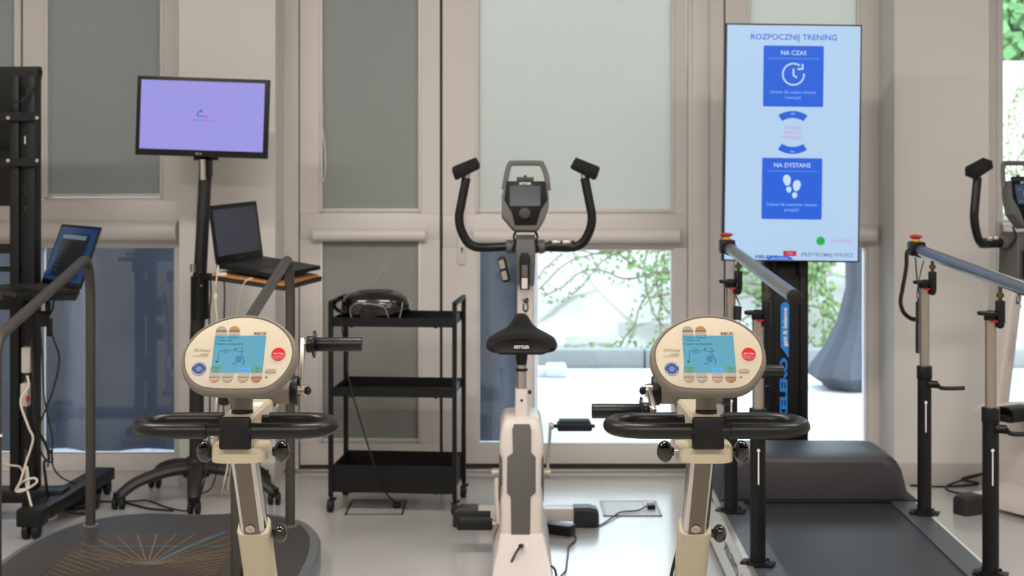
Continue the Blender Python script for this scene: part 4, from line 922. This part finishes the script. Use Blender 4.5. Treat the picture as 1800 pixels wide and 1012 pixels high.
rc(315, 935, 52, 21, 4); tx('STOP', 315, 935, 24, 2, 9); tx('(PRZYTRZYMAJ) WYŁĄCZ', 462, 938, 205, 5, 14)
tx('XELERO', 222, 949, 98, 7, 11, .05); b.poly([pt(*p) for p in ((222, 960), (330, 960), (320, 950), (308, 945), (240, 945))], M, t=.0004, z0=.0008, mi=0); tx('gait & balance', 275, 953, 66, 1, 6)
obj('menu_graphics', b, [SBL, SW, SP, SG, SR, SD, SBB, SLT], t)

# ------------------------------------------------------------ monitor on five-star stand
base = Vector((-1.32, 5.95, 0))
t = thing('monitor_stand', 'dark five-star castor stand with a pole and side tray, carrying the lilac monitor', 'monitor stand', base)
for k, (fx, fy) in enumerate(((-1.60, 5.78), (-.98, 5.86), (-1.275, 5.70), (-1.55, 6.17), (-1.08, 6.2))):
    f = Vector((fx, fy, 0)); d_ = (f-base); c0 = base+Vector((0, 0, .135)); pts = smooth_path([c0, base+d_*.35+Vector((0, 0, .135)), base+d_*.75+Vector((0, 0, .105)), base+d_*.95+Vector((0, 0, .066)), base+d_*1.0+Vector((0, 0, .05))], 5)
    lg = obj('leg', B().tube(pts, lambda q: .036-.012*q, seg=12, flat=(1, .75)), DGREY, t)
    b = B(); b.cyl((fx, fy, .035), (fx, fy, .07), .02); c_ = obj('castor', b, BLACKP, lg); 
    b = B()
    for s in (-1, 1): b.cyl((fx+s*.006, fy+.005, .026), (fx+s*.024, fy+.005, .026), .026, bev=.004)
    obj('wheel', b, BLACKR, lg)
b = B(); b.cyl(base+Vector((0, 0, .10)), base+Vector((0, 0, .18)), .055, .04); obj('hub', b, DGREY, t)
pt0, pt1, pt2 = W(345, 830, 5.93), W(352, 480, 5.93), W(362, 282, 5.93)
b = B(); b.tube([base+Vector((0, 0, .12)), W(346, 600, 5.94), pt1], .030, seg=18); obj('lower_pole', b, DGREY, t)
b = B(); b.tube([W(351, 560, 5.93), W(351.5, 485, 5.93)], .038, seg=18); cl = obj('pole_clamp', b, BLACKP, t)
b = B(); b.sph(W(354, 502, 5.88), .005); b.cyl(W(340, 464, 5.9), W(340, 478, 5.9), .014); obj('clamp_screw', b, CHROMEB, cl)
b = B(); b.tube([pt1, pt2], .027, seg=18); obj('upper_pole', b, DGREY, t)
b = B(); b.box(W(362, 290, 5.90), (.05, .05, .10), bev=.006); b.bb(W(362, 0, 5.88).x-.05, W(362, 0, 5.88).x+.05, 5.875, 5.89, 1.42, 1.52); mb = obj('monitor_bracket', b, BLACKP, t)
obj('bracket_tube', B().cyl(W(356, 280, 5.845), W(356.5, 316, 5.845), .013), CHROMEB, mb)
# tray
t1, t2, t3, t4 = W(372, 484, 5.60), W(462, 468, 5.93), W(566, 486, 5.84), W(499, 503, 5.50)
up = (t3-t1).cross(t2-t1).normalized(); up = up if up.z > 0 else -up
def quad(b, q, z0, z1, up, mi=0): b.loft([[p+up*z0 for p in q], [p+up*z1 for p in q]], mi=mi)
q4 = [t1, t4, t3, t2]; n_ = (q4[2]-q4[0]).cross(q4[3]-q4[1]).normalized(); n_ = n_ if n_.z > 0 else -n_
b = B(); quad(b, q4, -.018, 0, n_); tr = obj('side_tray', b, DGREY, t)
b = B(); b.tube([W(352, 486, 5.92), W(385, 487, 5.78)], .016, seg=10); b.tube([W(385, 488, 5.78), W(440, 489, 5.7)], .012, seg=10); obj('tray_arm', b, BLACKP, tr)
# folder
qc = sum(q4, Vector())/4; fq = [qc+(p-qc)*k for p, k in zip(q4, (1.0, .98, .93, .97))]
t_ = thing('folder', 'thin orange and brown folder lying under the laptop on the stand tray', 'folder', qc)
b = B(); quad(b, fq, .0005, .006, n_); obj('cover', b, mat('orange_folder', C(214, 138, 40), .5), t_)
fq2 = [p+(qc-p)*.03 for p in fq]; b = B(); quad(b, fq2, .0065, .010, n_); obj('papers', b, mat('brown_card', C(146, 110, 84), .6), t_)
# laptop
def laptop(label, h0, h1, kdir, kl, lid_h, lid_back, th, screen_cb, n0=None):
    """h0,h1 hinge ends; kdir towards the front edge of the keyboard"""
    hx = (h1-h0); L = hx.length; hu = hx.normalized()
    kd = (kdir-hu*kdir.dot(hu)).normalized(); nn = hu.cross(kd); nn = nn if nn.z > 0 else -nn
    t = thing('laptop', label, 'laptop', (h0+h1)/2)
    q = [h0, h0+kd*kl, h1+kd*kl, h1]; b = B(); quad(b, q, 0, th, nn); ba = obj('keyboard_base', b, BLACKP, t)
    b = B(); kq = [h0+hu*L*.06+kd*kl*.10, h0+hu*L*.06+kd*kl*.58, h0+hu*L*.94+kd*kl*.58, h0+hu*L*.94+kd*kl*.10]; 
    for r_ in range(5):
        for c_ in range(14):
            o = kq[0]+hu*(L*.88)*(c_+.5)/14+kd*(kl*.48)*(r_+.5)/5+nn*(th+.0008)
            b.box((0, 0, 0), (L*.88/14*.86, kl*.48/5*.86, .0016), M=frame(o, hu, kd))
    obj('keys', b, mat('laptop_keys', C(36, 36, 38), .5), ba)
    o = h0+hu*L*.45+kd*kl*.78+nn*th; b = B(); b.rect(0, 0, L*.26, kl*.26, frame(o, hu, nn.cross(hu)), t=.0008, r=.003); obj('touchpad', b, DGREY, ba)
    lu = (nn*cos(lid_back)-kd*sin(lid_back)).normalized(); ln = hu.cross(lu)
    if ln.dot(kd) < 0: M = frame((h0+h1)/2+nn*th, -hu, lu)
    else: M = frame((h0+h1)/2+nn*th, hu, lu)
    b = B(); b.rect(0, lid_h/2, L, lid_h, M, t=.006, z0=-.006, r=.006, bev=.0015); ld = obj('lid', b, BLACKP, t)
    screen_cb(M, L, lid_h, ld); return t
LSD = mat('laptop_screen_off', C(50, 53, 74), .15)
def scr_off(M, L, H, ld):
    b = B(); b.rect(0, H*.52, L*.90, H*.80, M, t=.0006); obj('laptop_screen', b, LSD, ld)
    b = B(); b.rect(0, H*.055, .02, .004, M, t=.0006); obj('laptop_badge', b, GPRINT, ld)
hh0, hh1 = W(380, 476, 5.62)+n_*.011, W(462, 461, 5.93)+n_*.011
laptop('open dark laptop with blank screen on the tray of the five-star stand', hh0, hh1, (t4-t1)*.5+(t3-t2)*.5, .275, .232, R(14), .016, scr_off)
b = B(); p0 = hh0+Vector((.01, -.012, .01)); b.tube(smooth_path([p0, W(382, 482, 5.58), W(380, 500, 5.58), W(379, 520, 5.6), W(380, 545, 5.6), W(384, 590, 5.62), W(382, 680, 5.7), W(400, 800, 5.8), W(393, 850, 5.8), W(388, 878, 5.9)]), .0035, seg=7); b.box(W(391, 482, 5.56), (.035, .012, .014), bev=.004); b.tube([W(379, 515, 5.6), W(379, 526, 5.6)], .008, seg=8)
obj('white_cable', b, WCABLE, label='white cable with ferrite hanging from the left side of the stand laptop', cat='cable')
b = B(); b.tube(smooth_path([W(444, 489, 5.52), W(436, 491, 5.51), W(428, 500, 5.52), W(420, 525, 5.55), W(417, 560, 5.6), W(416, 640, 5.7), W(414, 740, 5.8), W(400, 860, 5.9)]), .003, seg=7)
obj('white_cable', b, WCABLE, label='thin white cable dropping from the near edge of the stand laptop', cat='cable')
b = B(); b.tube(smooth_path([W(394, 490, 5.66), W(395, 520, 5.66), W(394, 560, 5.68), W(393, 700, 5.7), W(392, 760, 5.75), W(375, 850, 5.8), W(350, 868, 5.8)]), .003, seg=7); b.tube(smooth_path([W(370, 488, 5.8), W(371, 520, 5.84), W(368, 560, 5.85), W(369, 700, 5.86), W(366, 800, 5.88), W(355, 860, 5.8), W(335, 895, 5.75), W(300, 893, 5.78), W(262, 880, 5.9), W(240, 880, 5.9), W(180, 883, 5.92), W(120, 890, 5.8)]), .0035, seg=7)
obj('black_cable', b, CABLE, label='black cables running down the five-star stand and across the floor', cat='cable')
# monitor
D = 5.82; c = W(355.2, 206, D); r_ = R(1.9); M = frame(c, (cos(r_), 0, -sin(r_)), (sin(r_), 0, cos(r_))); k = D/F
t = thing('monitor', 'wide black monitor showing a lilac screen with a tiny logo, on the five-star stand', 'monitor', c)
b = B(); b.rect(0, 0, 232*k, 139*k, M, t=.03, z0=-.03, bev=.003); b.rect(0, 0, .3, .2, M, t=.02, z0=-.05, bev=.01); obj('monitor_housing', b, BLACKP, t)
b = B(); b.rect(0, 2.5*k, 217*k, 121*k, M, t=.0006); obj('display', b, emis('lilac_display', C(150, 146, 222)), t)
b = B(); b.arc(-4*k, 5*k, 3*k, 5.5*k, 60, 260, M, t=.0003, z0=.0006); b.disc(-2*k, 11*k, 2.4*k, M, t=.0003, z0=.0006, n=12); b.poly([(-3*k, 4*k), (4*k, 2*k), (3*k, 0), (-4*k, 2*k)][::-1], M, t=.0003, z0=.0006, mi=2); b.poly([(4*k, 3*k), (13*k, 2*k), (10*k, -1*k), (5*k, 0)][::-1], M, t=.0003, z0=.0006, mi=1); b.text('rehabilitacja neurologiczna', 1*k, -5*k, M, w_=42*k, z0=.0009, t=0, mi=2)
obj('screen_logo', b, [emis('logo_blue', C(60, 110, 190)), emis('logo_red', C(190, 90, 150)), emis('logo_grey', C(100, 96, 160))], t)
b = B(); b.disc(-7.5*k, -64*k, 1.8*k, M, t=.0004, n=14); b.text('LG', -1.5*k, -64*k, M, h=3.4*k, z0=.0004, t=0, bold=.02); obj('monitor_badge', b, mat('badge_silver', C(150, 150, 150), .4), t)

# ------------------------------------------------------------ big screen stand at the left edge (seen from behind)
t = thing('television_stand', 'tall black two-beam television stand on castors at the left photo edge', 'television stand', (-1.95, 5.7, 0))
for (x0, x1) in ((20, 36), (48, 64)):
    xa, xb = W(x0, 0, 5.6).x, W(x1, 0, 5.6).x
    obj('beam', B().bb(xa, xb, 5.58, 5.66, .10, CAMZ+(HY-134)/F*5.6, bev=.002), BLACKM, t)
xa, xb = W(34, 0, 5.6).x, W(50, 0, 5.6).x
for (y0, y1) in ((170, 300), (345, 362), (372, 520), (560, 640), (740, 790)): obj('cross_plate', B().bb(xa, xb, 5.60, 5.655, CAMZ-(y1-HY)/F*5.6, CAMZ-(y0-HY)/F*5.6), BLACKM, t)
b = B()
for y in (205, 285): b.bb(W(-60, 0, 5.57).x, W(68, 0, 5.57).x, 5.565, 5.58, CAMZ-(y+7-HY)/F*5.57, CAMZ-(y-7-HY)/F*5.57)
b.bb(W(62, 0, 5.57).x, W(68, 0, 5.57).x, 5.56, 5.60, CAMZ-(290-HY)/F*5.57, CAMZ-(200-HY)/F*5.57); mb = obj('mount_rail', b, BLACKM, t)
b = B()
for (x, y) in ((14, 207), (65, 207), (14, 282), (65, 282)): obj('bolt', B().cyl(W(x, y, 5.565), W(x, y, 5.555), .007, seg=12), CHROMEB, mb)
M = frame(W(48, 246, 5.597), (1, 0, 0), (0, 0, 1)); obj('white_sticker', B().rect(0, 0, .022, .03, M, t=.001), WHT, t)
for (xa_, ya, xb_, yb) in ((-1.80, 5.33, -1.74, 6.08), (-2.45, 5.33, -2.4, 6.08)):
    b = B(); b.beam((xa_, ya, .085), (xb_, yb, .085), .09, .05, bev=.006); b.bb(xa_-.05, xa_+.05, ya-.03, ya+.05, .05, .115, bev=.006); f = obj('foot_rail', b, BLACKM, t)
    for (x, y) in ((xa_, ya), (xb_, yb-.03)):
        b = B(); b.cyl((x-.03, y, .032), (x-.008, y, .032), .032, bev=.004); b.cyl((x+.008, y, .032), (x+.03, y, .032), .032, bev=.004); b.cyl((x, y, .03), (x, y, .07), .012); obj('castor', b, BLACKR, f)
        obj('wheel_ring', B().cyl((x-.033, y, .032), (x-.029, y, .032), .018), MGREY, f)
b = B(); b.beam((-2.44, 5.62, .10), (-1.76, 5.62, .10), .10, .05, bev=.006); obj('base_beam', b, BLACKM, t)
q = [W(-20, 507, 5.62), W(5, 520, 5.30), W(134, 520, 5.30), W(140, 508, 5.62)]; zc = .915; q = [Vector((p.x, p.y, zc)) for p in q]
b = B(); quad(b, q, -.02, 0, Vector((0, 0, 1))); b.bb(-2.0, -1.9, 5.5, 5.60, .84, .90); b.bb(-2.3, -1.93, 5.60, 5.63, .98, 1.0); sf = obj('shelf', b, BLACKM, t)
b = B(); b.bb(W(-40, 0, 5.6).x, W(22, 0, 5.6).x, 5.58, 5.61, CAMZ-(445-HY)/F*5.6, CAMZ-(428-HY)/F*5.6); obj('side_arm', b, BLACKP, t)
# television
t = thing('television', 'back of a large black television hung high on the left-edge stand', 'television', W(-100, 240, 5.75))
M = frame(W(-95, 238, 5.74), (1, -.10, 0), (0, 0, 1)); k = 5.74/F
b = B(); b.poly([(-150*k, -124*k), (118*k, -124*k), (150*k, 10*k), (166*k, 112*k), (164*k, 121*k), (-150*k, 121*k)], M, t=.04, z0=-.055, bev=.006); tv = obj('television_back', b, BLACKM, t)
b = B(); b.rect(-10*k, -10*k, 200*k, 160*k, M, t=.025, z0=-.02, bev=.01); obj('electronics_cover', b, BLACKP, tv)
obj('television_screen', B().rect(0, 0, 300*k, 236*k, M, t=.004, z0=-.062), GLOSSB, tv)
b = B(); b.rect(159*k, 98*k, 7*k, 10*k, M, t=.001, z0=-.0145); obj('white_sticker', b, WHT, tv)
obj('black_cable', B().tube(smooth_path([W(0, 190, 5.56), W(15, 182, 5.54), (W(33, 178, 5.54)), W(42, 175, 5.55), W(52, 160, 5.56), W(66, 150, 5.58)]), .004, seg=6), CABLE, label='short black cable on the back of the left-edge television', cat='cable')
# its laptop
def scr_web(M, L, H, ld):
    b = B(); b.rect(0, H*.52, L*.93, H*.88, M, t=.0005); b.rect(0, H*.50, L*.66, H*.72, M, t=.0005, z0=.0006, mi=1); b.rect(-L*.04, H*.80, L*.58, H*.07, M, t=.0004, z0=.0011, mi=2)
    for i in range(7): b.rect(-L*.25, H*(.66-.07*i), L*.08, H*.012, M, t=.0003, z0=.0011, mi=3)
    obj('laptop_screen', b, [emis('desktop_blue', C(9, 50, 90)), emis('window_dark', C(16, 20, 24)), emis('window_bar', C(92, 108, 122)), emis('window_grey', C(60, 66, 72))], ld)
h0, h1 = W(72, 500, 5.65), W(140, 512, 5.34); h0.z = h1.z = .918
laptop('open laptop with a blue lit screen on the shelf of the left-edge television stand', h0, h1, Vector((-.775, -.63, 0)), .24, .245, R(20), .016, scr_web)
# cables and sockets there
def cab(name, label, pts, r=.0038, m=CABLE, extra=None, cat='cable', k=6):
    b = B(); b.tube(smooth_path([W(*p) for p in pts], k), r, seg=7)
    if extra: extra(b)
    return obj(name, b, m, label=label, cat=cat)
cab('white_cable', 'white cable with a loose coil hanging down the left-edge television stand', [(48, 660, 5.45), (50, 680, 5.44), (36, 705, 5.42), (50, 750, 5.42), (58, 772, 5.42), (46, 812, 5.42), (36, 845, 5.4), (28, 862, 5.4), (42, 862, 5.4), (64, 848, 5.4), (60, 840, 5.41), (40, 846, 5.41), (31, 858, 5.41), (40, 860, 5.4), (50, 855, 5.41), (47, 820, 5.42), (46, 850, 5.42), (56, 892, 5.36)], .0045, WCABLE)
cab('white_cable', 'short white cable lying on the floor beside the castor of the television stand', [(62, 903, 5.62), (68, 912, 5.60), (85, 914, 5.60), (100, 908, 5.62), (95, 902, 5.66)], .005, WCABLE)
cab('white_cable', 'white cable stub crossing the near left handrail of the platform', [(-8, 812, 5.3), (14, 817, 5.35), (34, 820, 5.40), (40, 830, 5.42)], .004, WCABLE)
cab('black_cable', 'long black cable sagging from the laptop shelf of the television stand', [(96, 520, 5.5), (92, 545, 5.5), (84, 560, 5.5), (92, 590, 5.5), (103, 620, 5.5), (103, 645, 5.5), (92, 690, 5.5), (80, 720, 5.5), (66, 760, 5.52), (75, 800, 5.52), (92, 812, 5.52), (88, 790, 5.52), (84, 820, 5.52)])
cab('black_cable', 'thick black cable looping down beside the beam of the television stand', [(56, 600, 5.5), (58, 640, 5.48), (60, 690, 5.47), (62, 745, 5.47), (80, 780, 5.5), (86, 806, 5.5), (78, 812, 5.5), (80, 838, 5.5), (88, 880, 5.55), (120, 900, 5.62), (160, 902, 5.72)], .006)
cab('black_cable', 'thin black cable from the plug bundle on the television stand down to the floor', [(70, 560, 5.5), (74, 620, 5.5), (78, 700, 5.5), (92, 770, 5.5), (92, 815, 5.52), (110, 840, 5.7), (150, 855, 5.8), (172, 865, 5.9), (168, 880, 5.75), (130, 893, 5.7)], .003)
cab('black_cable', 'black cable on the floor between the television stand and the five-star stand', [(62, 880, 5.9), (100, 872, 5.98), (135, 878, 5.93), (180, 881, 5.90), (215, 882, 5.9), (260, 893, 5.78), (305, 897, 5.74)], .0045)
cab('black_cable', 'thin black cable curving on the floor behind the far left platform rail', [(75, 885, 5.85), (95, 870, 6.0), (130, 850, 6.2), (160, 860, 6.1), (150, 874, 6.0)], .003)
b = B(); b.box(W(75, 560, 5.5), (.05, .03, .06), bev=.005); b.box(W(87, 575, 5.5), (.02, .02, .07), bev=.004); b.box(W(84, 540, 5.5), (.02, .02, .05), bev=.004); obj('plug_bundle', b, BLACKP, label='bundle of black plugs under the laptop shelf of the television stand', cat='plugs')
b = B(); b.box(W(48, 632, 5.5), (.036, .04, .10), bev=.006); b.box(W(45, 693, 5.49), (.03, .04, .09), bev=.006); so = obj('socket_strip', b, mat('white_socket', C(190, 184, 176), .4), label='white socket strip fixed to the beam of the left-edge television stand', cat='socket strip')
b = B(); b.box(W(49, 700, 5.465), (.012, .008, .022), bev=.002); obj('red_switch', b, REDP, so)
b = B()
b.box(W(108, 892, 5.78)+Vector((0, 0, .02)), (.30, .06, .045), bev=.006, rz=R(8))
obj('power_strip', b, BLACKP, label='long black power strip on the floor behind the platform, next to the television stand', cat='power strip')

# ------------------------------------------------------------ platform with handrails
t = thing('balance_platform', 'large round-cornered dark grey platform with tubular handrails and a printed ray pattern', 'training platform', (-1.17, 4.62, 0))
PLAT = mat('dark_grey_platform', C(56, 53, 51), .55, bump=.25, scale=400, vary=.06, vscale=40); RIM = mat('grey_platform_rim', C(92, 95, 98), .35, bump=.05)
cxp, cyp = -1.175, 4.60
def outl(k, dz=0):
    pts = []
    for i in range(96):
        a = 2*pi*i/96; ca, sa = cos(a), sin(a); p = 3.0
        x = .525*math.copysign(abs(ca)**(2/p), ca); y = .80*math.copysign(abs(sa)**(2/p), sa)
        y -= (.05*math.exp(-(x/.14)**2))*(1 if sa > 0 else -1)
        pts.append((cxp+x*k, cyp+y*k))
    return pts
def sec(k, z): return [(x, y, z) for x, y in outl(k)]
b = B(); b.loft([sec(.97, .0), sec(1.0, .012), sec(1.0, .075), sec(.985, .088)]); obj('platform_rim', b, RIM, t)
b = B(); b.loft([sec(.93, .08), sec(.93, .095), sec(.92, .098)]); dk = obj('platform_deck', b, PLAT, t)
b = B(); b.loft([[(x, y, z) for x, y in ((-1.50, 4.22), (-.93, 4.22), (-.93, 4.95), (-1.0, 5.02), (-1.42, 5.02), (-1.50, 4.95))] for z in (.0975, .0985)]); pm = obj('printed_mat', b, mat('brown_print_field', C(58, 47, 38), .5), dk)
LY = mat('yellow_ray_print', C(120, 104, 74), .5); LB = mat('blue_ray_print', C(44, 108, 138), .5)
Mz = Matrix.Translation((0, 0, .0986)); o = Vector((-1.187, 4.63)); b = B()
for i in range(15):
    a = R(22+i*9.7); L = .40
    if abs(i-5) < 1 and False: continue
    b.line(o, o+Vector((cos(a), sin(a)))*L*(1 if abs(cos(a)) < .8 else .8), .004, Mz, t=.0005)
for i in range(16):
    for s in (-1, 1):
        p = o+Vector((s*(.03+.026*i), -.016*i)); 
        dd = Vector((s*.22, .20)); lim = 1.0
        if p.x+dd.x > -.945: lim = (-.945-p.x)/dd.x
        if p.x+dd.x < -1.485: lim = (-1.485-p.x)/dd.x
        if lim > .05: b.line(p, p+dd*lim, .003, Mz, t=.0005)
obj('yellow_rays', b, LY, pm)
b = B(); b.line(o, o+Vector((.17, .42)), .010, Mz, t=.0008); b.line((-1.45, 4.86), (-.98, 4.86), .004, Mz, t=.0008); obj('blue_rays', b, LB, pm)
TUB = mat('grey_tube_rail', C(70, 66, 62), .42, .3, bump=.05)
for (xn, xf, nm) in ((-1.525, -1.52, 'l'), (-.813, -.80, 'r')):
    pts = fillet([(xn, 4.20, .09), (xn, 4.20, .90), (xf, 5.10, 1.065), (xf, 5.13, .09)], .10, 8)
    pts = fillet([(xn, 4.20, .09), (xn, 4.20, .885), (xf, 5.09, 1.07), (xf, 5.13, .96), (xf, 5.13, .09)], .07, 8)
    h = obj('handrail', B().tube(pts, .0175, seg=18), TUB, t)
    b = B(); b.cyl((xf, 5.13, .09), (xf, 5.13, .104), .027); b.cyl((xn, 4.20, .09), (xn, 4.20, .104), .027); obj('rail_flange', b, mat('worn_brass_flange', C(150, 138, 120), .4, .6), h)
b = B(); b.tube([(-1.547, 4.19, CAMZ-(764-HY)/F*4.2), (-1.50, 4.18, CAMZ-(764-HY)/F*4.2)], .003, seg=6); b.cyl((-1.525, 4.2, .600), (-1.525, 4.2, .606), .0185); obj('cable_tie', b, WHT, t)
# cables at the right wall
cab('black_cable', 'black cable loop on the floor at the baseboard behind the right treadmill posts', [(1600, 853, 6.2), (1660, 855, 6.18), (1720, 850, 6.2), (1690, 842, 6.2), (1730, 832, 6.2), (1668, 852, 6.12), (1668, 862, 6.05), (1700, 868, 6.0), (1750, 868, 5.98), (1790, 850, 6.0)], .005)
